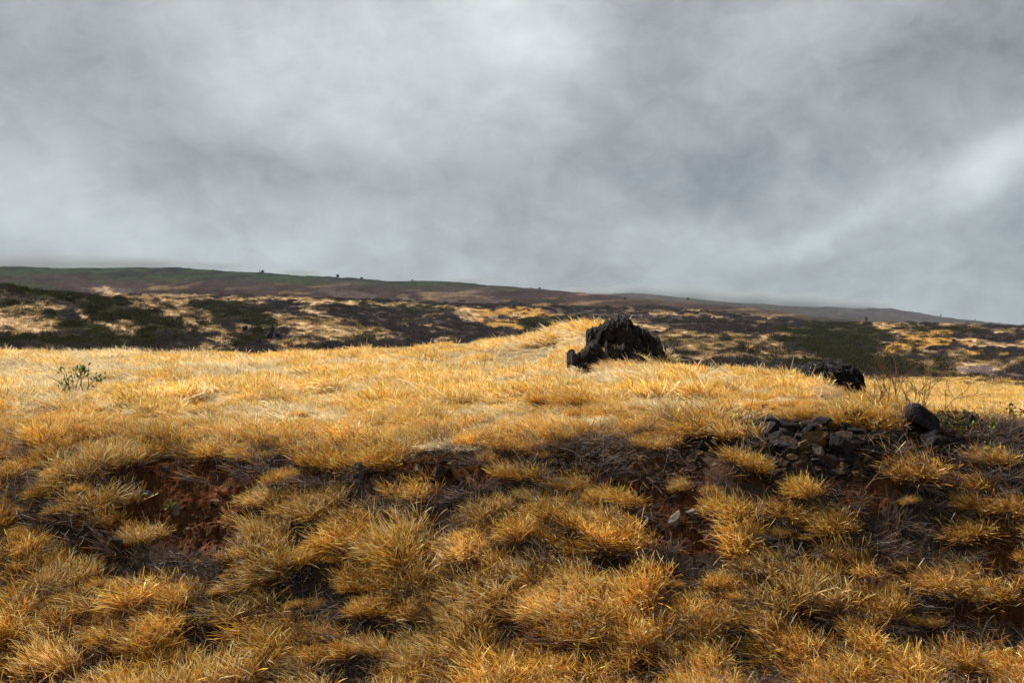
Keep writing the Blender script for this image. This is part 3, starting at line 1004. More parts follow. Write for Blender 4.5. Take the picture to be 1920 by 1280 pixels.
# crag surroundings and bank edge: long bent stalks
lp = []
for (cx, cy, rx, ry, n) in [(1120, 692, 60, 6, 20), (1210, 694, 60, 6, 20), (1150, 672, 40, 10, 40),  (1560, 740, 70, 12, 40),
                                                (1000, 660, 140, 14, 40), (640, 668, 120, 10, 40)]:
    for _ in range(n):
        a, r_ = rng.uniform(0, 2 * math.pi), math.sqrt(rng.uniform())
        x, y, z = hit(cx + rx * r_ * math.cos(a), cy + ry * r_ * math.sin(a), 10.8, 40)
        lp.append((x, y, z))
lp = np.array(lp)
cr = []
for _ in range(90):
    x, y, z = hit(1096 + 42 * rng.uniform(-1, 1), 622 + 9 * rng.uniform(-1, 1), 24, 36)
    cr.append((x, y, z))
cr = np.array(cr)
rot, scl = rs(len(cr), rng, 1.6, 2.7)
scatter("crest_grass", P_GOLD, cr, rot, scl, rng.integers(0, len(P_GOLD), len(cr)), 'bright golden grass on the crest against the left of the crag')
lp = lp[rng.uniform(0, 1, len(lp)) < 0.55]
rot, scl = rs(len(lp), rng, 0.3, 0.55)
scatter("long_grass", P_LONG, lp, rot, scl, rng.integers(0, 3, len(lp)), 'long bent grass stalks leaning left in the wind round the crag')

# yellow field beyond the right end of the bank
yp = poisson(5, 60, 18, 95, 0.55, 15)
yp = yp[in_view(yp) & (yp[:, 1] > ED(yp[:, 0], yp[:, 1]) * 1.15)]
yz = ground(yp[:, 0], yp[:, 1])
ypx, ypy = proj(yp[:, 0], yp[:, 1], yz)
dens = smooth(1480, 1640, ypx) * (1 - smooth(60, 90, yp[:, 1])) * smooth(-0.5, 0.2, fbm(yp[:, 0] * 0.25, yp[:, 1] * 0.12, octs=3, seed=92) + 0.25)
m = rng.uniform(0, 1, len(yp)) < dens
yp, yz = yp[m], yz[m]
rot, scl = rs(len(yp), rng, 1.2, 2.2)
scatter("yellow_grass", P_GOLD, np.column_stack([yp, yz]), rot, scl, rng.integers(0, len(P_GOLD), len(yp)),
        'tufted yellow grass on the lower field to the right')

# ------------------------------------------------------------------ tussocks on the bank, each a thing
TG = "grass tussocks on the near bank"
NAMED_T = [
    (1385, 868, 1.00, "lone golden grass tussock standing left of the dark rock face"),
    (1735, 893, 1.35, "big orange grass tussock high on the right of the bank"),
    (972, 896, 1.00, "golden tussock overhanging the bare soil near the top middle of the bank"),
    (1072, 908, 0.85, "golden tussock with a dark shaded foot in the middle of the bank top"),
    (1155, 935, 0.95, "narrow golden tussock to the left of the orange stones"),
    (1276, 910, 0.55, "small straw tussock among loose stones left of the rock face"),
    (770, 925, 1.05, "golden tussock below the leaning tan stone slab"),
    (495, 945, 0.85, "straw tussock at the right edge of the red soil patch"),
    (1352, 965, 1.05, "wide golden tussock just right of the grey rust-marked boulder"),
    (1500, 925, 0.95, "golden tussock directly under the dark rock face"),
    (1565, 975, 1.05, "golden tussock at the left of the bare red gully"),
    (1830, 1000, 1.05, "orange tussock below the big orange one on the right"),
    (1905, 955, 0.85, "orange tussock at the right edge of the picture"),
    (270, 1008, 0.85, "pale golden tussock hanging over the foot of the red soil patch"),
    (90, 1050, 1.00, "golden tussock left of the dark hollow at the far left of the bank"),
    (1770, 1095, 1.10, "dark-footed orange tussock above the bare strip at lower right"),
    (1600, 1250, 1.10, "rounded yellow tussock at the bottom edge right of centre"),
]
used_px = []


def tussock(x, y, z, s, tone, label):
    o = bpy.data.objects.new("grass_tussock", P_TUSS[TONE_N.index(tone) * 3 + random.randrange(3)])
    COL.objects.link(o)
    o.location = (x, y, z - 0.01)
    o.rotation_euler = (random.gauss(0, 0.12) + 0.15, random.gauss(0, 0.12), random.gauss(0, 0.7))
    o.scale = (s * random.uniform(0.8, 1.15), s, s * random.uniform(0.9, 1.4))
    if label:
        tag(o, label, 'grass tussock', TG)
    used_px.append((x, y))
    return o


for (px, py, s, lab) in NAMED_T:
    x, y, z = hit(px, py, 7.0, 11.4)
    tussock(x, y, z, s * 0.86, "orange" if "orange" in lab.split(" tussock")[0] else ("straw" if "straw" in lab or "pale" in lab else "yellow"), lab)
def darts(x0, x1, y0, y1, rad, seed):
    r = np.random.default_rng(seed)
    c = np.stack([r.uniform(x0, x1, 9000), r.uniform(y0, y1, 9000)], 1)
    grid, out = {}, []
    for q in c:
        k = (int(q[0] // rad), int(q[1] // rad))
        near = [grid.get((k[0] + a, k[1] + b)) for a in (-1, 0, 1) for b in (-1, 0, 1)]
        if all(n is None or (n[0] - q[0]) ** 2 + (n[1] - q[1]) ** 2 > rad * rad for n in near):
            grid[k] = q
            out.append(q)
    return np.array(out)


def bank_points(rad, seed):
    p = darts(-8.0, 8.0, 7.3, 11.7, rad, seed)
    p = p[in_view(p, 0.09)]
    z = ground(p[:, 0], p[:, 1])
    px, py = proj(p[:, 0], p[:, 1], z)
    bare = dirt_at(px, py - 8)
    over = np.maximum(dirt_at(px, py - 26), dirt_at(px, py - 48))
    gap = fbm(p[:, 0] * 2.9, p[:, 1] * 3.0, octs=2, seed=95)
    dark = smooth(1640, 1800, px) * (1 - smooth(900, 1000, py)) * 0.85 + smooth(1300, 1500, px) * 0.12
    ok = (bare < 0.35) & (rng.uniform(0, 1, len(p)) > dark) & (rng.uniform(0, 1, len(p)) > 0.96 * over)
    return p[ok], z[ok], px[ok], py[ok], gap[ok], over[ok]


def tone_of(px):
    ow = float(smooth(900, 1600, px))
    return random.choices(TONE_N, [0.48, 0.14 + 0.5 * ow, 0.38 - 0.26 * ow])[0]


todo, rest = [], []
far_t = np.array(used_px)
p, z, px, py, gap, over = bank_points(0.235, 25)
for i in np.argsort(p[:, 1]):
    x, y = p[i]
    if gap[i] < -0.17 or rng.uniform() < 0.05 or np.min(np.hypot(far_t[:, 0] - x, far_t[:, 1] - y)) < 0.20:
        continue
    s_ = float(np.clip(0.84 + 0.40 * gap[i] + random.gauss(0, 0.14), 0.45, 1.25)) * (0.65 if over[i] > 0.5 else 1)
    if len(todo) < 283:
        todo.append((px[i], py[i], x, y, z[i], s_, tone_of(px[i])))
    else:
        rest.append((x, y, z[i], s_, TONE_N.index(tone_of(px[i]))))
p, z, px, py, gap, over = bank_points(0.165, 26)
for i in range(len(p)):
    if gap[i] > -0.15 and rng.uniform() < 0.5:
        rest.append((p[i, 0], p[i, 1], z[i], float(rng.uniform(0.28, 0.52)), TONE_N.index(tone_of(px[i]))))
print("tussocks", len(todo), len(rest))
HOR = ["far left", "left", "inner left", "inner right", "right", "far right"]
VER = [(1255, "at the bottom edge"), (1185, "in the second row up"), (1115, "low on the bank"), (1040, "mid bank"), (960, "in the upper bank"),
       (-9e9, "at the bank top")]
cells = {}
for t in todo:
    hor = HOR[int(np.clip(t[0] / 320, 0, 5))]
    ver = next(v for lim, v in VER if t[1] > lim)
    size = "large" if t[5] > 0.82 else ("small" if t[5] < 0.6 else "medium")
    tone = {"yellow": "golden", "orange": "orange", "straw": "pale straw"}[t[6]]
    cells.setdefault((size, tone, ver, hor), []).append(t)
ORD = ["leftmost", "second from left", "third from left", "fourth from left", "fifth from left", "sixth from left", "seventh from left", "eighth from left", "ninth from left", "tenth from left", "eleventh from left", "twelfth from left", "thirteenth from left", "fourteenth from left", "fifteenth from left", "sixteenth from left"]
for (size, tone, ver, hor), lst in cells.items():
    lst.sort(key=lambda q: q[0])
    for k, t in enumerate(lst):
        base = "%s %s tussock %s, %s" % (size, tone, ver, hor)
        if len(lst) == 2:
            base += ", %s of two" % ("left" if k == 0 else "right")
        elif len(lst) > 2:
            base += ", %s" % (ORD[min(k, 15)] if k < len(lst) - 1 else "rightmost")
        tussock(t[2], t[3], t[4], t[5], t[6], base)
if rest:
    rest = np.array(rest)
    rot, _ = rs(len(rest), rng, 1, 1)
    scatter("bank_grass", P_TUSS, rest[:, :3], rot, np.repeat(rest[:, 3:4], 3, 1), rest[:, 4].astype(int) * 3 + rng.integers(0, 3, len(rest)),
            'golden grass crowding the top of the bank')
# grey tangle between the tussocks
dp = poisson(-7.6, 7.6, 7.2, 11.6, 0.24, 35)
dp = dp[in_view(dp, 0.05)]
dzz = ground(dp[:, 0], dp[:, 1])
dpx, dpy = proj(dp[:, 0], dp[:, 1], dzz)
db = dirt_at(dpx, dpy)
rightish = smooth(1650, 1800, dpx)
m = rng.uniform(0, 1, len(dp)) < np.maximum(0.80 * (1 - 0.97 * db), np.maximum(0.65 * smooth(1620, 1720, dpx) * (dpy < 900), 0.14 * ell(dpx, dpy, [(1520, 835, 170, 60, 0), (1180, 850, 150, 40, 0)]))) * (1 - ell(dpx, dpy, [(1728, 825, 60, 30, 0)]))
dp, dzz = dp[m], dzz[m]
rot, scl = rs(len(dp), rng, 0.45, 0.85, 0.2, 2.0)
scatter("thatch", P_DEAD, np.column_stack([dp, dzz]), rot, scl, rng.integers(0, len(P_DEAD), len(dp)),
        'grey dead thatch lying between the tussocks on the bank')


# ------------------------------------------------------------------ rocks
def ico(sub):
    import bmesh
    bm = bmesh.new()
    bmesh.ops.create_icosphere(bm, subdivisions=sub, radius=1.0)
    V = np.array([v.co[:] for v in bm.verts])
    Fc = np.array([[v.index for v in f.verts] for f in bm.faces])
    bm.free()
    return V, Fc


ICO = {k: ico(k) for k in (2, 3, 4, 5, 6)}


def faceted(seed, sub=3, cuts=9, dims=(1, 1, 1), rough=0.06, cell=0.0, keep=0.42):
    """an angular stone: a ball cut by planes, roughened"""
    r = np.random.default_rng(seed)
    V, Fc = ICO[sub]
    V = V.copy()
    for _ in range(cuts):
        n = r.normal(0, 1, 3)
        n /= np.linalg.norm(n)
        d = r.uniform(keep, 0.82)
        k = np.maximum(V @ n - d, 0)
        V -= k[:, None] * n
    nz = fbm(V[:, 0] * 2.2 + seed, V[:, 1] * 2.2, V[:, 2] * 2.2, octs=4, seed=seed % 97)
    V *= (1 + rough * 2.2 * nz)[:, None]
    if cell:
        d1, d2 = worley(V * 4.5 + seed, seed % 50)
        V *= (1 + cell * (d2 - d1 - 0.35))[:, None]
    V *= np.array(dims)[None, :]
    return V, Fc


def rock(name, px, py, wpx, hpx, mat, label, cat='rock', depth=0.8, seed=0, sub=4, cuts=9, rough=0.06, cell=0.0, dmin=6.3, dmax=8500,
         sink=0.3, yaw=None, tilt=0.0, group=None):
    """stone whose foot stands at photograph pixel (px, py), wpx wide and hpx high there"""
    x, y, z = hit(px, py, dmin, dmax)
    wd, hd = wpx / F * y, hpx / F * y
    full = hd / (1 - sink)
    V, Fc = faceted(seed, sub, cuts, (wd / 2, wd / 2 * depth, full / 2), rough, cell)
    V[:, 2] += full / 2 - sink * full
    me = new_mesh(name, V, Fc, sub >= 5)
    o = link(name, me, mat, loc=(x, y + wd * 0.2 * depth, z))
    o.rotation_euler = (0, tilt, 0.0 if yaw is None else yaw)
    tag(o, label, cat, group)
    return o


def ridge_rock(name, top, base, D, depth, mat, label, seed=0, nu=240, nv=110, cell=0.16, sc=2.2, skew=0.0, cat='rock'):
    """a crag: 'top' and 'base' are its outline in photograph pixels at distance D; front, crest and back are one skin"""
    x0, x1 = top[0][0], top[-1][0]
    xs = np.linspace(x0, x1, nu)
    X = (xs - 960) / F * D
    zt = CAMZ + (640 - poly(xs, top)) / F * D
    zb = CAMZ + (640 - poly(xs, base)) / F * D - 0.32
    zt = np.maximum(zt, zb + 0.02)
    a = np.linspace(0, math.pi, nv)
    ca, sa = np.cos(a), np.sin(a)
    endt = np.sin(np.linspace(0, math.pi, nu)) ** 0.4
    P = np.zeros((nv, nu, 3))
    for i in range(nv):
        prof = np.sign(ca[i]) * abs(ca[i]) ** 0.8
        h = max(sa[i], 0) ** 0.65
        P[i, :, 0] = X
        P[i, :, 1] = D - prof * depth * 0.5 * endt + skew * h + 0.25 * (depth * 0.5)
        P[i, :, 2] = zb + (zt - zb) * h
    V = P.reshape(-1, 3)
    q = V - np.array([X.mean(), D, zb.mean()])
    # outward direction on the arch
    nrm = np.stack([np.zeros((nv, nu)), -ca[:, None] * np.ones((1, nu)), 0.5 * sa[:, None] * np.ones((1, nu))], -1).reshape(-1, 3)
    d1, d2, di = worley(q * np.array([1.0, 1.0, 0.7]) * sc * 1.2 + seed, seed, True)
    e1, e2, ei = worley(q * sc * 2.9 + seed, seed + 9, True)
    g1, g2 = worley(q * sc * 6.0 + seed, seed + 21)
    low = fbm(q[:, 0] * 1.3, q[:, 1] * 1.3, q[:, 2] * 1.3, octs=3, seed=seed)
    rdg = 1 - 2 * np.abs(fbm(q[:, 0] * sc * 1.1, q[:, 1] * sc * 1.1, q[:, 2] * sc * 1.1, octs=5, seed=seed + 30, gain=0.62))
    amp = cell * 2.6 * (di - 0.5) + cell * 1.3 * (ei - 0.5) + cell * 0.5 * (g2 - g1 - 0.3) + cell * 0.8 * (rdg - 0.4) + 0.8 * cell * low
    top_damp = np.repeat((0.6 + 0.4 * np.abs(ca))[:, None], nu, 1).reshape(-1)
    V = V + nrm * (amp * top_damp)[:, None]
    V[:, 2] += 1.7 * ((0.07 * vnoise(q[:, 0] * 5, q[:, 1] * 2, q[:, 2] * 2, seed + 3) + 0.05 * vnoise(q[:, 0] * 13, q[:, 1] * 5, q[:, 2] * 5, seed + 4)) * cell / 0.14) * np.repeat(sa[:, None], nu, 1).reshape(-1)
    ii = np.arange(nv * nu).reshape(nv, nu)
    Q = np.stack([ii[:-1, :-1], ii[:-1, 1:], ii[1:, 1:], ii[1:, :-1]], -1).reshape(-1, 4)
    cen = np.array([X.mean(), D, zb.mean()])
    me = new_mesh(name, V - cen, Q, False)
    o = link(name, me, mat, loc=tuple(cen))
    tag(o, label, cat)
    return o


ridge_rock("lava_crag", [(1100, 626), (1108, 622), (1120, 616), (1132, 607), (1138, 599), (1150, 596), (1166, 597), (1176, 594), (1181, 602), (1190, 611),
                         (1205, 617), (1218, 625), (1226, 637), (1236, 641), (1243, 655), (1250, 668), (1258, 677), (1266, 694)],
           [(1100, 630), (1135, 648), (1180, 672), (1215, 688), (1266, 698)], 28.6, 1.9, M_lava,
           "largest black lava crag, rising at the end of the grassy ridge", seed=5, cell=0.125)
ridge_rock("lava_outcrop", [(1063, 662), (1070, 657), (1076, 660), (1081, 666), (1087, 660), (1098, 651), (1106, 645), (1111, 640), (1119, 641), (1128, 651),
                            (1136, 664), (1144, 686)],
           [(1063, 664), (1082, 690), (1100, 696), (1144, 696)], 24.2, 0.9, M_lava,
           "low jagged lava outcrop in front of the left end of the big crag", seed=11, nu=130, nv=70, sc=3.2, cell=0.065)
ridge_rock("lava_pinnacle", [(1134, 650), (1138, 641), (1145, 642), (1156, 651), (1165, 650), (1170, 644), (1177, 648), (1182, 657), (1198, 662), (1220, 682)],
           [(1134, 655), (1160, 676), (1190, 686), (1220, 694)], 25.4, 0.6, M_lava,
           "pointed lava rocks in the grass before the middle of the big crag", seed=17, nu=120, nv=60, sc=3.4, cell=0.055)
ridge_rock("dark_outcrop", [(1500, 700), (1510, 684), (1524, 680), (1545, 682), (1560, 680), (1585, 678), (1598, 682), (1608, 690), (1618, 700), (1623, 712), (1622, 728)],
           [(1500, 705), (1540, 724), (1580, 734), (1622, 736)], 18.2, 1.3, M_lava_l,
           "black outcrop with white lichen on its right shoulder", seed=23, nu=150, nv=74, sc=4.0, cell=0.055)
ridge_rock("rubble_ridge", [(1745, 782), (1760, 772), (1775, 766), (1790, 772), (1808, 774), (1830, 778), (1843, 788), (1850, 800)],
           [(1745, 800), (1800, 806), (1850, 808)], 11.4, 0.5, M_dark,
           "low dark rubble ridge running right from the black boulder", seed=29, nu=80, nv=40, sc=6.0, cell=0.06)
rock("boulder", 1728, 812, 80, 62, M_lava, "rounded black boulder at the right end of the bank top", seed=3, sub=5, cuts=14, rough=0.05, cell=0.1, dmin=9.8,
     dmax=11.6, depth=0.75, tilt=0.25, sink=0.12)
rock("rock", 1737, 760, 44, 26, M_dark, "small pyramid-shaped dark rock behind the black boulder", seed=8, sub=4, cuts=16, dmin=11.8, dmax=16)
for (px, py, a, b, sd, lab) in [
        (1152, 690, 22, 9, 31, "flat loose lava stone in pale grass below the low outcrop"),
        (1192, 692, 18, 10, 32, "small dark stone in pale grass below the pinnacle rocks"),
        (1240, 694, 26, 12, 33, "rounded grey stone at the foot of the crag's right end"),
        (1256, 698, 18, 9, 34, "smaller dark stone touching the crag's right foot"),
        (1275, 697, 24, 14, 35, "dark stone standing alone right of the crag's foot"),
        (1020, 642, 22, 8, 36, "flat grey stone in the grass left of the crag, left of two"),
        (1045, 643, 20, 7, 37, "flat grey stone in the grass left of the crag, right of two"),
        (1320, 700, 22, 10, 38, "half-buried grey stone in the grass well right of the crag"),
        (1322, 682, 18, 9, 39, "dark stone at the grass edge beyond the half-buried one"),
        (1358, 684, 14, 10, 40, "little dark stone by the grey bush at the grass edge")]:
    rock("stone", px, py, a, b, M_lava if 'grey' not in lab else M_basalt, lab, 'stone', seed=sd, sub=3, dmin=15, dmax=33, cell=0.05)

# stones of the bank: (px foot, py foot, w, h, material, label)
STONES = [
    (397, 853, 34, 27, M_basalt, "blue-grey pointed stone above the red soil patch"),
    (473, 850, 36, 22, M_grey, "brownish rounded stone right of the blue-grey pointed one"),
    (332, 962, 24, 18, M_grey, "pale grey stone in the middle of the red soil patch"),
    (272, 930, 28, 12, M_basalt, "flat blue-grey stone at the left of the red soil patch"),
    (308, 882, 16, 9, M_basalt, "little blue-grey stone near the top of the red soil"),
    (424, 924, 34, 16, M_rust, "flat reddish slab at the right of the red soil patch"),
    (410, 948, 34, 13, M_tan, "flat tan stone under the reddish slab"),
    (440, 902, 13, 9, M_tan, "tiny tan pebble near the right edge of the red soil"),
    (436, 893, 10, 7, M_tan, "palest tiny pebble near the right edge of the red soil"),
    (398, 1008, 30, 30, M_rust, "bright orange-stained rock at the foot of the red soil patch"),
    (212, 1030, 40, 20, M_dark, "dark rock in the hollow left of the pale tussock"),
    (668, 896, 28, 28, M_basalt, "blue-grey rock set in orange soil left of the slab"),
    (784, 882, 16, 12, M_grey, "small grey stone above the tussock under the soil band"),
    (828, 900, 40, 28, M_dark, "dark crumbly rock beside the leaning tan slab"),
    (866, 870, 16, 10, M_tan, "small tan stone above the leaning slab"),
    (790, 843, 30, 8, M_grey, "flat pale stone at the mouth of the dark hollow under grass"),
    (1264, 984, 30, 34, M_grey, "grey upright boulder with a rust mark, mid bank"),
    (1298, 976, 40, 20, M_grey, "pale tilted slab right of the grey upright boulder"),
    (1239, 866, 32, 12, M_rust, "orange flat stone among rubble, right of centre"),
    (1192, 880, 18, 14, M_rust, "orange-brown stone left of the flat orange one"),
    (1206, 862, 16, 14, M_tan, "tan squarish stone between the two orange stones"),
    (1170, 860, 14, 9, M_tan, "small tan stone leftmost in the rubble right of centre"),
    (1276, 872, 22, 9, M_tan, "small flat tan stone right of the flat orange one"),
    (1225, 905, 30, 12, M_dark, "flat dark brown stone below the orange stones"),
    (1262, 945, 22, 14, M_dark, "dark stone just above the grey upright boulder"),
    (1532, 838, 66, 34, M_tan, "largest tan layered block of the rock face"),
    (1530, 852, 30, 18, M_grey, "grey block directly below the layered tan one"),
    (1512, 848, 36, 26, M_tan, "tan block left of the black boulder in the rock face"),
    (1578, 856, 46, 48, M_lava, "black smooth boulder in the middle of the rock face"),
    (1500, 828, 26, 16, M_dark, "dark wedge-shaped stone left of the layered block"),
    (1640, 828, 30, 13, M_tan, "bright tan leaf-shaped stone at the right of the rock face"),
    (1616, 806, 16, 15, M_tan, "upright tan stone at the top right of the rock face"),
    (1632, 808, 14, 13, M_tan, "roundish tan stone next to the upright tan one"),
    (1445, 848, 30, 20, M_dark, "brown block at the left end of the rock face"),
    (1488, 862, 28, 10, M_tan, "narrow tilted tan stone low in the rock face"),
    (1562, 864, 22, 14, M_basalt, "grey wedge under the black smooth boulder"),
    (1605, 838, 26, 20, M_dark, "dark block right of the black smooth boulder"),
    (1600, 795, 50, 30, M_lava, "broad black block at the top of the rock face"),
    (1545, 800, 40, 22, M_lava, "black block left of the broad one at the rock face top"),
    (1480, 812, 44, 22, M_lava, "black sloping block at the upper left of the rock face"),
    (1440, 815, 44, 28, M_lava, "black rock at the far left top of the rock face"),
    (1575, 890, 36, 16, M_grey, "pale flat slab half hidden by grass under the rock face"),
    (1480, 895, 20, 14, M_dark, "brown stone low at the left under the rock face"),
    (1462, 908, 24, 14, M_tan, "tan stone by the grass low under the rock face"),
    (1380, 815, 30, 14, M_lava, "black stone in dead grass left of the rock face"),
    (1330, 845, 36, 22, M_lava, "black block at the left of the lone golden tussock"),
    (1310, 868, 24, 16, M_dark, "dark stone below the black block by the lone tussock"),
    (1660, 812, 22, 12, M_dark, "dark stone at the right end of the rock face"),
    (1790, 830, 40, 14, M_lava, "flat black rock in dead grass under the rubble ridge"),
    (1850, 828, 36, 14, M_dark, "flat dark stone in dead grass at far right"),
]
for i, (px, py, a, b, mt, lab) in enumerate(STONES):
    rock("stone", px, py, a * 1.08, b * 1.1, mt, lab, 'stone', seed=1000 + i * 7, sub=4, cuts=13, rough=0.05, dmin=7, dmax=11.8, sink=0.25,
         yaw=random.uniform(-0.5, 0.5), tilt=random.uniform(-0.3, 0.3))
# the leaning slab
x, y, z = hit(852, 893, 7, 11.5)
V, Fc = faceted(77, 4, 12, (0.055, 0.05, 0.19), 0.03)
me = new_mesh("stone_slab", V, Fc, False)
o = link("stone_slab", me, M_tan, loc=(x, y - 0.02, z + 0.06))
o.rotation_euler = (-0.35, -0.60, 0.1)
tag(o, "long tan stone slab leaning on the bare soil of the bank", 'stone')

# rubble and grit that nobody could count
PR = []
for s in range(8):
    V, Fc = faceted(300 + s, 2, 8, (1, 0.8 + 0.1 * (s % 3), 0.6), 0.08)
    me = new_mesh("rubble_piece", V, Fc, False)
    me.materials.append([M_dark, M_tan, M_rust, M_dark, M_grey, M_dark, M_rust, M_lava][s])
    PR.append(me)
rp, rsx, rpk = [], [], []
for (cx, cy, rx, ry, n, s0, s1, kinds) in [
        (350, 920, 120, 60, 300, 0.008, 0.030, (1, 2, 2, 2)), (390, 1000, 70, 50, 160, 0.012, 0.045, (0, 1, 2, 4)), (690, 868, 230, 24, 260, 0.008, 0.035, (0, 1, 2, 2)),
        (860, 890, 110, 28, 140, 0.012, 0.045, (0, 1, 2)), (1170, 865, 160, 36, 340, 0.012, 0.055, (0, 1, 1, 2, 4)), (1220, 920, 110, 40, 200, 0.012, 0.04, (0, 1, 2)),
    (1520, 845, 190, 66, 620, 0.015, 0.085, (0, 0, 3, 3, 7, 7, 1)), (1640, 920, 60, 50, 100, 0.008, 0.03, (0, 2, 2)), (1850, 1140, 120, 35, 160, 0.008, 0.03, (0, 2)),
        (960, 1060, 980, 200, 4500, 0.006, 0.03, (0, 0, 1, 2)), (1790, 820, 120, 34, 420, 0.015, 0.075, (0, 3, 7)), (1420, 810, 90, 36, 260, 0.02, 0.09, (0, 3, 7)), (1640, 815, 300, 40, 220, 0.04, 0.15, (0, 3, 7, 7)), (1660, 830, 110, 40, 300, 0.02, 0.08, (0, 3, 7)), (1100, 840, 90, 20, 160, 0.015, 0.06, (0, 3, 7)), (1280, 985, 70, 34, 80, 0.015, 0.05, (0, 4, 5)), (210, 1025, 50, 30, 50, 0.015, 0.05, (0, 3, 5))]:
    for _ in range(n):
        a, r_ = rng.uniform(0, 2 * math.pi), math.sqrt(rng.uniform())
        x, y, z = hit(cx + rx * r_ * math.cos(a), cy + ry * r_ * math.sin(a), 7, 11.8)
        rp.append((x, y, z))
        s = s0 + (s1 - s0) * rng.uniform() ** 2.2
        rsx.append((s, s, s * rng.uniform(0.6, 1.0)))
        rpk.append(int(rng.choice(kinds)))
rp = np.array(rp)
rot = rng.uniform(-0.6, 0.6, (len(rp), 3))
rot[:, 2] = rng.uniform(0, 6.28, len(rp))
scatter("rubble", PR, rp, rot, np.array(rsx), rpk, 'loose stony rubble and grit on the bare parts of the bank')


# ------------------------------------------------------------------ twigs, stems, leaves
def tubes(paths, nside=4):
    V, Q, off = [], [], 0
    for pts, rad in paths:
        pts = np.asarray(pts, float)
        n = len(pts)
        tan = np.gradient(pts, axis=0)
        tan /= np.maximum(np.linalg.norm(tan, axis=1, keepdims=True), 1e-9)
        ref = np.array([0.3, 0.9, 0.2])
        s1 = np.cross(tan, ref)
        s1 /= np.maximum(np.linalg.norm(s1, axis=1, keepdims=True), 1e-9)
        s2 = np.cross(tan, s1)
        for k in range(nside):
            a = 2 * math.pi * k / nside
            V.append(pts + (s1 * math.cos(a) + s2 * math.sin(a)) * np.asarray(rad)[:, None])
        for k in range(nside):
            k2 = (k + 1) % nside
            for i in range(n - 1):
                Q.append((off + k * n + i, off + k2 * n + i, off + k2 * n + i + 1, off + k * n + i + 1))
        off += n * nside
    return np.concatenate(V), np.array(Q)


def branch(r, p, d, L, rad, depth, out, curl=0.25, kids=(2, 4), up=0.1):
    n = 6
    pts = [np.array(p, float)]
    d = np.array(d, float)
    for i in range(n):
        d = d + r.normal(0, curl, 3) * 0.5 + np.array([0, 0, up * 0.2])
        d /= np.linalg.norm(d)
        pts.append(pts[-1] + d * L / n)
    out.append((pts, np.linspace(rad, rad * 0.45, n + 1)))
    if depth > 0:
        for _ in range(r.integers(kids[0], kids[1] + 1)):
            i = r.integers(2, n + 1)
            nd = d + r.normal(0, 0.55, 3)
            nd[2] = abs(nd[2]) * 0.7 + 0.25
            nd /= np.linalg.norm(nd)
            branch(r, pts[i], nd, L * r.uniform(0.45, 0.75), rad * 0.6, depth - 1, out, curl, kids, up)


def twig_bush(name, px, py, hpx, label, cat, mat, seed, stems=4, spread=0.5, dmin=7, dmax=40, rad=0.006, depth=2, lean=(0, 0)):
    r = np.random.default_rng(seed)
    x, y, z = hit(px, py, dmin, dmax)
    H = hpx / F * y
    root = bpy.data.objects.new(name, None)
    root.empty_display_size = 0.1
    COL.objects.link(root)
    root.location = (x, y, z)
    tag(root, label, cat)
    for _ in range(stems):
        out = []
        a = r.uniform(0, 6.28)
        d = np.array([math.cos(a) * spread + lean[0], math.sin(a) * spread * 0.7 + lean[1], 1.0])
        branch(r, (r.normal(0, 0.05), r.normal(0, 0.05), -0.05), d / np.linalg.norm(d), H * r.uniform(0.65, 1.0), rad, depth, out)
        V, Q = tubes(out)
        link("stem", new_mesh("stem", V, Q), mat, root)
    return root


for i, (px, py, h, st, lab) in enumerate([
        (1652, 768, 78, 3, "leftmost bare brown twig bush behind the rock face"),
        (1672, 765, 90, 3, "bare brown twig bush, second from left behind the rock face"),
        (1690, 760, 70, 3, "short bare brown twig bush left of the black boulder"),
        (1706, 752, 86, 2, "thin upright bare bush directly behind the black boulder"),
        (1722, 748, 80, 2, "bare bush with a curved stem right of the thin upright one"),
        (1748, 742, 78, 3, "rightmost bare brown bush, behind the pyramid rock"),
        (1632, 772, 60, 4, "low spreading bare bush at the right foot of the black outcrop")]):
    twig_bush("bare_bush", px, py, h, lab, 'bush', M_redtwig, 40 + i, st, 0.45, 11.0, 17, 0.007, 2)
for i, (px, py, h, lab, ln) in enumerate([
        (1125, 920, 50, "forked grey dead twig left of the orange stones", (0.5, 0)),
        (1432, 900, 70, "curved grey dead twig beside the lone golden tussock", (0.3, 0)),
        (345, 1040, 40, "brownish dead twigs below the red soil patch", (0.3, 0)),
        (1245, 880, 60, "thin grey twig arching over the flat orange stone", (0.6, 0)),
        (1620, 902, 50, "long grey dead twig lying under the rock face", (1.4, 0.3)),
        (1560, 795, 40, "short white-grey dead twig at the top of the rock face", (0.1, 0)),
        (1500, 1165, 120, "tall thin reddish stalk in the lower right grass", (0.05, 0)),
        (815, 1190, 110, "tall thin reddish stalk in the lower middle grass", (-0.1, 0)),
        (1680, 1180, 100, "dark red branching weed by the bare strip at lower right", (-0.2, 0)),
        (1255, 1250, 110, "pale bare stalk near the bottom edge right of centre", (0.05, 0)),
        (455, 1270, 90, "thin dark stalk at the bottom edge left of centre", (0.0, 0)),
        (1010, 700, 44, "lone dark dry stalk standing in the pale field grass", (0.05, 0)),
        (910, 704, 50, "sparse bare bush in the field left of the crag", (0.1, 0)),
        (958, 632, 30, "forked pale stalk on the ridge skyline left of the crag", (-0.3, 0))]):
    twig_bush("dead_twig", px, py, h, lab, 'twig', M_redtwig if 'red' in lab else M_twig, 80 + i, 1 if 'bush' not in lab else 4, 0.12, 6.3, 40, 0.0055, 1 if 'thin' in lab else 2, ln)


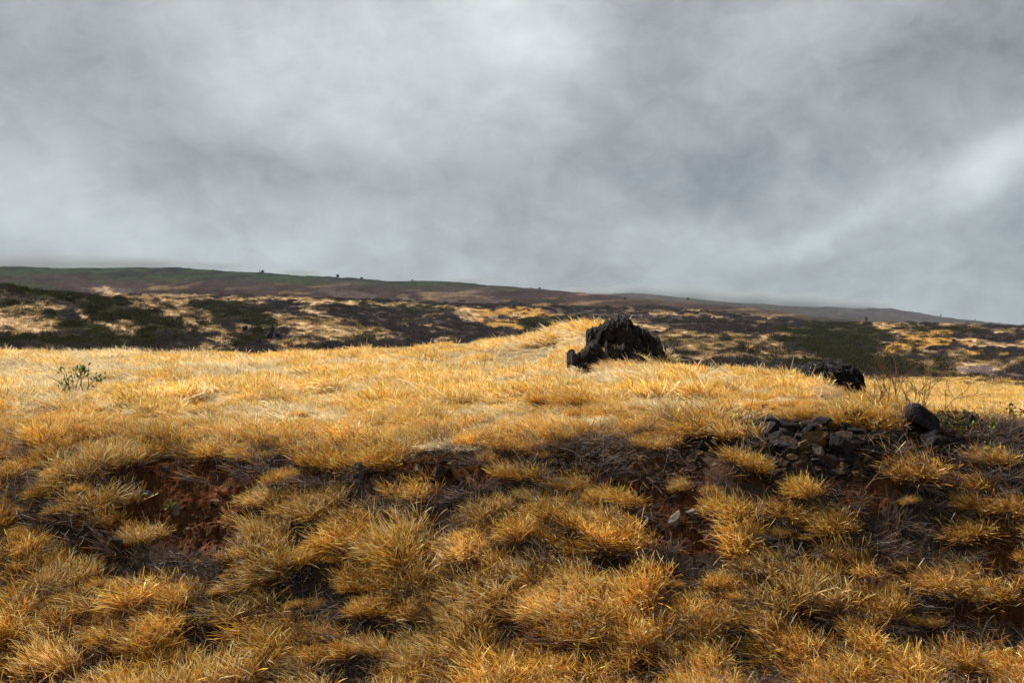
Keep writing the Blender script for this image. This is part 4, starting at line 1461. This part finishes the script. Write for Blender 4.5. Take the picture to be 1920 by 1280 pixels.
def leaf_cluster(r, centre, n, size, spread, cols):
    V, Q, C = [], [], []
    for i in range(n):
        c = np.array(centre) + r.normal(0, spread, 3)
        a = r.normal(0, 1, 3)
        a[2] = abs(a[2]) * 0.6 + 0.3
        a /= np.linalg.norm(a)
        b = np.cross(a, r.normal(0, 1, 3))
        b /= np.linalg.norm(b)
        L = size * r.uniform(0.6, 1.3)
        wd = L * 0.26
        V += [c, c + a * L * 0.5 + b * wd, c + a * L, c + a * L * 0.5 - b * wd]
        Q.append((4 * i, 4 * i + 1, 4 * i + 2, 4 * i + 3))
        col = np.array(cols[r.integers(0, len(cols))]) * r.uniform(0.7, 1.25)
        C += [col] * 4
    return np.array(V), np.array(Q), np.array(C)


LEAF = [(0.10, 0.20, 0.025), (0.16, 0.27, 0.04), (0.07, 0.12, 0.03), (0.035, 0.03, 0.03)]
# the leafy shrub in the left of the field
r = np.random.default_rng(4)
x, y, z = hit(146, 742, 12, 30)
shr = bpy.data.objects.new("leafy_shrub", None)
COL.objects.link(shr)
shr.location = (x, y, z)
tag(shr, "small straggly shrub with bright green leaves in the pale field at left", 'shrub')
U_ = y / F
for (tx, ty, bx) in [(-48, 60, -5), (-34, 36, -12), (-15, 42, -6), (2, 36, 2), (8, 46, 8), (20, 50, 12), (30, 28, 10), (-30, 12, -10), (-6, 30, 0), (-50, 28, -12)]:
    p0 = np.array([bx * U_, r.normal(0, 0.05), -0.05])
    p1 = np.array([tx * U_, r.normal(0, 0.15), ty * U_ + 0.12])
    pts = [p0 + (p1 - p0) * t + np.array([0, 0, 0.06 * math.sin(t * 3.1)]) + r.normal(0, 0.012, 3) for t in np.linspace(0, 1, 7)]
    V, Q = tubes([(pts, np.linspace(0.011, 0.004, 7))])
    link("stem", new_mesh("stem", V, Q), M_stem, shr)
for (cx_, cz_, n, sp) in [(4, 34, 46, 0.045), (-24, 6, 40, 0.05), (38, 16, 34, 0.045), (12, 30, 24, 0.05), (-32, 34, 10, 0.03), (-4, 18, 14, 0.05)]:
    V, Q, C = leaf_cluster(r, (cx_ * U_, 0.0, cz_ * U_ + 0.14), int(n * 1.6), 0.062, sp * 1.25, LEAF)
    me = new_mesh("leaf_cluster", V, Q, False)
    set_col(me, C)
    link("leaf_cluster", me, M_scrub, shr)
# weeds with small green leaves at the right end of the bank
for i, (px, py, h, lab) in enumerate([(1776, 812, 44, "leafy green weed standing before the rubble ridge"),
                                      (1812, 826, 50, "tall green weed with yellowish leaves under the rubble ridge"),
                                      (1858, 818, 36, "small green weed at the right of the rubble ridge"),
                                      (1905, 790, 40, "bright green weed at the right edge of the picture"),
                                      (1842, 868, 40, "green weed in dark dead grass right of the big orange tussock"),
                                      (318, 958, 14, "tiny green sprout beside the pale grey stone on red soil")]):
    x, y, z = hit(px, py, 9, 13)
    t = bpy.data.objects.new("green_weed", None)
    COL.objects.link(t)
    t.location = (x, y, z)
    tag(t, lab, 'weed')
    H = h / F * y
    for k in range(4):
        p1 = np.array([r.normal(0, 0.3) * H, r.normal(0, 0.2) * H, H * r.uniform(0.6, 1.0)])
        pts = [p1 * s_ + r.normal(0, 0.006, 3) for s_ in np.linspace(0, 1, 5)]
        V, Q = tubes([(pts, np.linspace(0.004, 0.002, 5))], 3)
        st = link("stem", new_mesh("stem", V, Q), M_stem, t)
        Vs, Qs, Cs = [], [], []
        V, Q, C = leaf_cluster(r, (0, 0, 0), 14, 0.045, 0.02, [(0.13, 0.16, 0.035), (0.20, 0.19, 0.05), (0.08, 0.11, 0.03)])
        tt = np.repeat(r.uniform(0.35, 1.0, 14), 4)
        V = V + p1[None, :] * tt[:, None]
        me = new_mesh("leaf_cluster", V, Q, False)
        set_col(me, C)
        link("leaf_cluster", me, M_scrub, st)


# ------------------------------------------------------------------ scrub of the middle distance
def shrub_parts(seed, n, size, cols, flat=0.55, leaf=0.12, twig=False):
    r = np.random.default_rng(seed)
    V, Q, C = [], [], []
    th = r.uniform(0, 6.28, n)
    rr = np.sqrt(r.uniform(0, 1, n))
    lump = 1 + 0.35 * np.sin(th * 3 + seed) + 0.2 * np.sin(th * 5 + seed * 2)
    hgt = np.sqrt(np.clip(1 - rr ** 2, 0, 1)) * r.uniform(0.15, 1.05, n)
    P = np.stack([rr * lump * np.cos(th), rr * lump * np.sin(th), hgt * flat * 1.6], 1) * size
    for i in range(n):
        c = P[i]
        if twig:
            a = c / size * np.array([0.6, 0.6, 1.0]) + r.normal(0, 0.35, 3)
            a[2] = abs(a[2]) + 0.5
        else:
            a = r.normal(0, 1, 3)
            a[2] = abs(a[2])
        a /= np.linalg.norm(a)
        b = np.cross(a, r.normal(0, 1, 3))
        b /= np.linalg.norm(b)
        L = leaf * size * r.uniform(0.6, 1.4) * (2.2 if twig else 1)
        wd = L * (0.10 if twig else 0.42)
        V += [c - b * wd * 0.5, c + b * wd * 0.5, c + a * L + b * wd * 0.3, c + a * L - b * wd * 0.3]
        Q.append((4 * i, 4 * i + 1, 4 * i + 2, 4 * i + 3))
        C += [np.array(cols[r.integers(0, len(cols))]) * r.uniform(0.65, 1.3)] * 4
    return np.array(V), np.array(Q), np.array(C)


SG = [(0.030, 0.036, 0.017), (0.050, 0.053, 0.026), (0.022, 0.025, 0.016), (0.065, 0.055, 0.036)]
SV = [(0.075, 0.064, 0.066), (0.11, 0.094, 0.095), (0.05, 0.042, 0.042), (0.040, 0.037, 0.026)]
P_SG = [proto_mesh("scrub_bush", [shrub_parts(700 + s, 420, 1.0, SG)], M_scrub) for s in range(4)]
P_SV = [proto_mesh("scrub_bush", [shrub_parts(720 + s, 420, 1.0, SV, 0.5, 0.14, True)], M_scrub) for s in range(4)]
P_ST = [proto_mesh("straw_clump", [shrub_parts(740 + s, 260, 1.0, [STRW * 0.6, STRW * 0.45, STRW * 0.7, MAUVE], 0.35, 0.16, True)], M_grass) for s in range(3)]
P_LV = []
for s in range(5):
    V, Fc = faceted(800 + s, 3, 10, (1, 0.8, 0.7), 0.12, 0.15)
    me = new_mesh("lava_block", V, Fc, False)
    me.materials.append(M_lava)
    P_LV.append(me)

N = 60000
qu = rng.uniform(-0.56, 0.56, N)
qD = np.exp(rng.uniform(math.log(55), math.log(900), N))
qx = qu * qD
qz = ground(qx, qD)
qpx, qpy = proj(qx, qD, qz)
Wq = cover(qpx, qpy, qD)
ok = qD > poly(qpx, P_EDGE_D) * 1.5
rr = rng.uniform(0, 1, N)
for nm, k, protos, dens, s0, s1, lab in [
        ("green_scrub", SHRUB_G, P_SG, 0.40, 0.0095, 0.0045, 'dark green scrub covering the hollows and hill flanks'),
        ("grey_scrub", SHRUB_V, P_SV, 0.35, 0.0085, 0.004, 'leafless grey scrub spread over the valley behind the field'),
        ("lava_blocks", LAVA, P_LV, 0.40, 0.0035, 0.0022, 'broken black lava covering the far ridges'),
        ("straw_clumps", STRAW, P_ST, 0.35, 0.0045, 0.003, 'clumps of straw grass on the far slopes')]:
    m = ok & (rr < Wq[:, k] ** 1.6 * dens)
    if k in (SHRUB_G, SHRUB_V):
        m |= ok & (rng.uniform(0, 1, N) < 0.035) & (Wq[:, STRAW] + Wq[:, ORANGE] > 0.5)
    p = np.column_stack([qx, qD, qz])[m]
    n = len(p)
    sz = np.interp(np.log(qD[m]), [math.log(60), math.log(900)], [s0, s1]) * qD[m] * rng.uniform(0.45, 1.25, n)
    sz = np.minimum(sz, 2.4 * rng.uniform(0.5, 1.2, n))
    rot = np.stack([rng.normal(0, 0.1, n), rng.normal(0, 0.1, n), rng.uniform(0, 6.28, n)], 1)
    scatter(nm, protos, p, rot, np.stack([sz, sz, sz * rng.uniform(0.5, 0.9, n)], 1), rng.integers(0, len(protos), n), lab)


def bush(px, py, wpx, hpx, label, cols, seed, dmin=50, dmax=900, twig=False, cat='bush'):
    x, y, z = hit(px, py, dmin, dmax)
    wd, hd = wpx / F * y, hpx / F * y
    root = bpy.data.objects.new("bush", None)
    COL.objects.link(root)
    root.location = (x, y, z)
    tag(root, label, cat)
    V, Q, C = shrub_parts(seed, 700, 1.0, cols, 0.55, 0.13, twig)
    V = V * np.array([wd / 2, wd / 2, hd / 0.9])
    me = new_mesh("foliage", V, Q, False)
    set_col(me, C)
    link("foliage", me, M_scrub, root)
    r_ = np.random.default_rng(seed)
    out = []
    for _ in range(5):
        a = r_.uniform(0, 6.28)
        branch(r_, (0, 0, -0.1), np.array([math.cos(a) * 0.6, math.sin(a) * 0.6, 1.0]) / 1.17, hd * 0.8, wd * 0.018, 1, out)
    V, Q = tubes(out)
    link("stem", new_mesh("stem", V, Q), M_stem, root)


for i, (px, py, a, b, lab, cols, tw) in enumerate([
        (1392, 662, 26, 22, "rounded grey-green bush in the straw slope right of the crag", SG, False),
        (1412, 664, 24, 13, "low green bush touching the rounded grey-green one on the straw slope", SG, False),
        (1362, 642, 22, 14, "grey bush on the straw slope above the rounded bush", SV, True),
        (1388, 682, 60, 16, "wide grey bush at the grass edge right of the crag", SV, True),
        (1450, 655, 20, 7, "small flat bush alone in bright straw, right of the rounded bush", SG, False),
        (1484, 652, 18, 9, "small green bush at the top right of the straw slope", SG, False),
        (1480, 664, 26, 9, "flat dark bush on the straw slope nearest the green scrub", SG, False),
        (1268, 652, 30, 12, "grey-brown bush immediately right of the crag", SV, True),
        (1770, 683, 42, 14, "upper dark bush of the pair on the straw shelf at right", SG, False),
        (1770, 698, 42, 20, "lower larger dark bush of the pair on the straw shelf at right", SG, False),
        (1720, 697, 34, 22, "dark bush left of the pair on the straw shelf", SG, False),
        (1866, 770, 56, 18, "grey-green bush in the yellow field at far right", SG, False),
        (1714, 668, 12, 22, "small leafless tree on the orange slope at right", SV, True),
        (692, 639, 22, 12, "rounded bright green bush on the left straw hill's right end", [(0.07, 0.10, 0.03), (0.05, 0.075, 0.025)], False),
        (668, 644, 36, 7, "flat green bush just left of the rounded bright green bush", [(0.07, 0.09, 0.03), (0.05, 0.065, 0.025)], False),
        (574, 602, 30, 9, "dark green bush on the crest of the middle straw hill", SG, False),
        (448, 652, 38, 13, "dark bush among black rocks at the foot of the left hills", SG, False),
        (484, 622, 36, 12, "green bush between the black rocks of the left hills", [(0.06, 0.08, 0.03)] + SG, False),
        (690, 565, 20, 4, "small dark bush on the far straw crest left of centre", SG, False)]):
    bush(px, py, a, b, lab, cols, 900 + i, twig=tw, dmin=20 if 'yellow field' in lab else 50)
for i, (px, py, a, b, lab) in enumerate([
        (459, 620, 14, 12, "black square rock standing alone between the left hills"),
        (510, 622, 9, 14, "upright black rock right of the square one"),
        (505, 634, 22, 13, "largest black rock of the cluster between the left hills"),
        (520, 632, 14, 10, "black rock at the right of the cluster's largest"),
        (483, 646, 12, 14, "black rock low at the left of the cluster"),
        (541, 638, 10, 7, "small black rock at the cluster's right end"),
        (533, 623, 14, 6, "flat black rock above the cluster"),
        (362, 622, 10, 10, "black rock on the right flank of the left hill"),
        (372, 605, 22, 8, "flat black rock up the right flank of the left hill"),
        (128, 563, 22, 10, "black rock knob on the dark patch of the left hill"),
        (246, 562, 10, 6, "black rock on the straw crest of the left hill"),
        (318, 610, 12, 6, "black rock beside the scrub on the left hill"),
        (1310, 606, 8, 6, "lone black rock on the grey slope beyond the crag"),
        (1508, 674, 10, 8, "black rock at the edge of the green scrub at right")]):
    rock("lava_rock", px, py, a, b, M_lava, lab, 'rock', seed=2000 + i, sub=4, cuts=10, rough=0.1, cell=0.12, dmin=60)


# trees far up the mountain, each a thing
def tree(px, py, wpx, hpx, label, seed, shape='round'):
    x, y, z = hit(px, py, 900, 6000)
    s = y / F
    H, Wd = hpx * s * 0.85, wpx * s * 0.8
    root = bpy.data.objects.new("tree", None)
    COL.objects.link(root)
    root.location = (x, y, z - 0.3)
    tag(root, label, 'tree')
    r_ = np.random.default_rng(seed)
    out = []
    pts = [np.array([r_.normal(0, 0.02) * H * t, 0, H * 0.75 * t]) for t in np.linspace(0, 1, 6)]
    out.append((pts, np.linspace(H * 0.035, H * 0.012, 6)))
    for k in range(5):
        a = r_.uniform(0, 6.28)
        branch(r_, pts[2 + k % 3], np.array([math.cos(a), math.sin(a), 0.9]) / 1.35, Wd * 0.4, H * 0.012, 0, out)
    V, Q = tubes(out, 5)
    link("trunk", new_mesh("trunk", V, Q), M_stem, root)
    n = 500
    P = r_.normal(0, 1, (n, 3))
    P /= np.linalg.norm(P, axis=1, keepdims=True)
    P *= r_.uniform(0.35, 1, n)[:, None] ** 0.5
    lum = 1 + 0.4 * fbm(P[:, 0] * 1.5 + seed, P[:, 1] * 1.5, P[:, 2] * 1.5, octs=2, seed=seed)
    P *= lum[:, None]
    if shape == 'cone':
        P[:, :2] *= (0.55 - 0.45 * P[:, 2:3]) * 1.2
    P = P * np.array([Wd / 2, Wd / 2, H * 0.36]) + np.array([0, 0, H * 0.64])
    L = Wd * 0.10
    a = r_.normal(0, 1, (n, 3))
    a /= np.linalg.norm(a, axis=1, keepdims=True)
    b = np.cross(a, r_.normal(0, 1, (n, 3)))
    b /= np.linalg.norm(b, axis=1, keepdims=True)
    V = np.stack([P - a * L - b * L * 0.6, P + a * L - b * L * 0.6, P + a * L + b * L * 0.6, P - a * L + b * L * 0.6], 1).reshape(-1, 3)
    Q = np.arange(4 * n).reshape(n, 4)
    me = new_mesh("crown", V, Q, False)
    set_col(me, np.repeat(np.array(SG)[r_.integers(0, 3, n)] * r_.uniform(0.6, 1.1, n)[:, None], 4, 0))
    link("crown", me, M_scrub, root)


for i, (px, py, a, b, lab, shp) in enumerate([
        (492, 513, 6, 8, "dark tree on the mountain skyline at left, right of a thin one", 'round'),
        (487, 512, 2.4, 8, "thin bare tree on the mountain skyline at left", 'cone'),
        (633, 521, 7, 8, "lone umbrella-shaped tree on the mountain skyline left of centre", 'round'),
        (678, 523, 7, 4, "low round tree on the skyline right of the umbrella-shaped one", 'round'),
        (773, 525, 4, 3, "tiny dark tree on the skyline above the middle hills", 'round'),
        (997, 542, 4, 3, "first of two small trees on the skyline right of centre", 'round'),
        (1012, 543, 5, 5, "second, taller of two small trees on the skyline right of centre", 'round'),
        (1624, 604, 8, 13, "dark pointed tree low on the far slope at right", 'cone'),
        (1764, 592, 4, 4, "small tree on the far ridge at right", 'round'),
        (1828, 600, 3, 3, "tiny tree near the low right end of the far ridge", 'round'),
        (1290, 563, 6, 6, "small dark tree on the far slope under the cloud", 'round'),
        (1172, 562, 5, 5, "small dark tree on the green shoulder right of centre", 'round')]):
    tree(px, py, a, b, lab, 1200 + i, shp)

# ------------------------------------------------------------------ air
M_haze = bpy.data.materials.new("haze_air")
M_haze.use_nodes = True
h = NT(M_haze.node_tree)
pv = h.node('ShaderNodeVolumePrincipled')
pv.inputs['Color'].default_value = (0.62, 0.78, 1.0, 1)
pv.inputs['Density'].default_value = 2.2e-5
ho = h.node('ShaderNodeOutputMaterial')
h.l.new(pv.outputs[0], ho.inputs['Volume'])


def box(name, lo, hi, mat):
    V = np.array([(x, y, z) for z in (lo[2], hi[2]) for y in (lo[1], hi[1]) for x in (lo[0], hi[0])], float)
    Q = np.array([(0, 2, 3, 1), (4, 5, 7, 6), (0, 1, 5, 4), (2, 6, 7, 3), (0, 4, 6, 2), (1, 3, 7, 5)])
    return link(name, new_mesh(name, V, Q, False), mat)


hb = box("haze", (-14000, -300, -60), (14000, 9500, 1600), M_haze)
hb['kind'] = 'stuff'
hb['label'] = 'thin bluish air over the far slopes'

M_mist = bpy.data.materials.new("mist")
M_mist.use_nodes = True
h = NT(M_mist.node_tree)
pv = h.node('ShaderNodeVolumePrincipled')
pv.inputs['Color'].default_value = (0.50, 0.54, 0.56, 1)
mtc = h.node('ShaderNodeTexCoord')
mv = h.node('ShaderNodeVectorMath', operation='LENGTH')
ms = h.node('ShaderNodeVectorMath', operation='MULTIPLY_ADD')
h.l.new(mtc.outputs['Generated'], ms.inputs[0])
ms.inputs[1].default_value = (2.0, 2.0, 2.0)
ms.inputs[2].default_value = (-1.0, -1.0, -1.0)
h.l.new(ms.outputs[0], mv.inputs[0])
mn = h.noise(mtc.outputs['Generated'], 5.0, 4, 0.6, 0.3)
fall = h.remap(h.math('ADD', mv.outputs['Value'], h.math('MULTIPLY', h.math('SUBTRACT', mn, 0.5), 0.9)), 0.15, 0.85, 0.014, 0.0)
h.l.new(fall, pv.inputs['Density'])
ho = h.node('ShaderNodeOutputMaterial')
h.l.new(pv.outputs[0], ho.inputs['Volume'])


def mist(px, py, D, hw, hh, depth, label, seed):
    V, Fc = ICO[4]
    V = V.copy()
    u = D / F
    V = V * np.array([hw * u, depth, hh * u])
    o = link("mist", new_mesh("mist", V, Fc), M_mist, loc=((px - 960) * u, D, CAMZ + (640 - py) * u))
    o['kind'] = 'stuff'
    o['label'] = label


for i, (px, py, D, hw, hh, dp, where) in enumerate([
        (-150, 488, 2760, 260, 15, 260, 'on the mountain top at the left edge'),
        (90, 487, 2780, 150, 10, 240, 'on the mountain top above the green pasture'),
        (215, 490, 2760, 110, 8, 200, 'on the mountain top near the middle of the pasture'),
        (300, 490, 2820, 100, 7, 200, 'on the mountain top at the end of the pasture'),
        (405, 494, 2950, 70, 5, 150, 'behind the first rise of the skyline'),
        (560, 507, 3000, 50, 5, 150, 'wisp on the skyline by the trees'),
        (880, 523, 3000, 60, 4, 150, 'wisp on the skyline above the middle hills'),
        (1100, 543, 3050, 90, 5, 200, 'at the near shoulder behind the crag'),
        (1190, 543, 5350, 90, 8, 400, 'on the far ridge right behind the crag'),
        (1290, 549, 5300, 90, 9, 400, 'on the far ridge right of the crag'),
        (1400, 556, 5280, 100, 9, 400, 'on the far ridge above the straw slope'),
        (1500, 562, 5300, 90, 9, 400, 'in the middle of the far ridge'),
        (1590, 568, 5300, 70, 6, 500, 'on the far ridge above the green scrub')]):
    mist(px, py + 4, D - 60, hw, hh * 1.9, dp, 'low cloud ' + where, 31 + i)
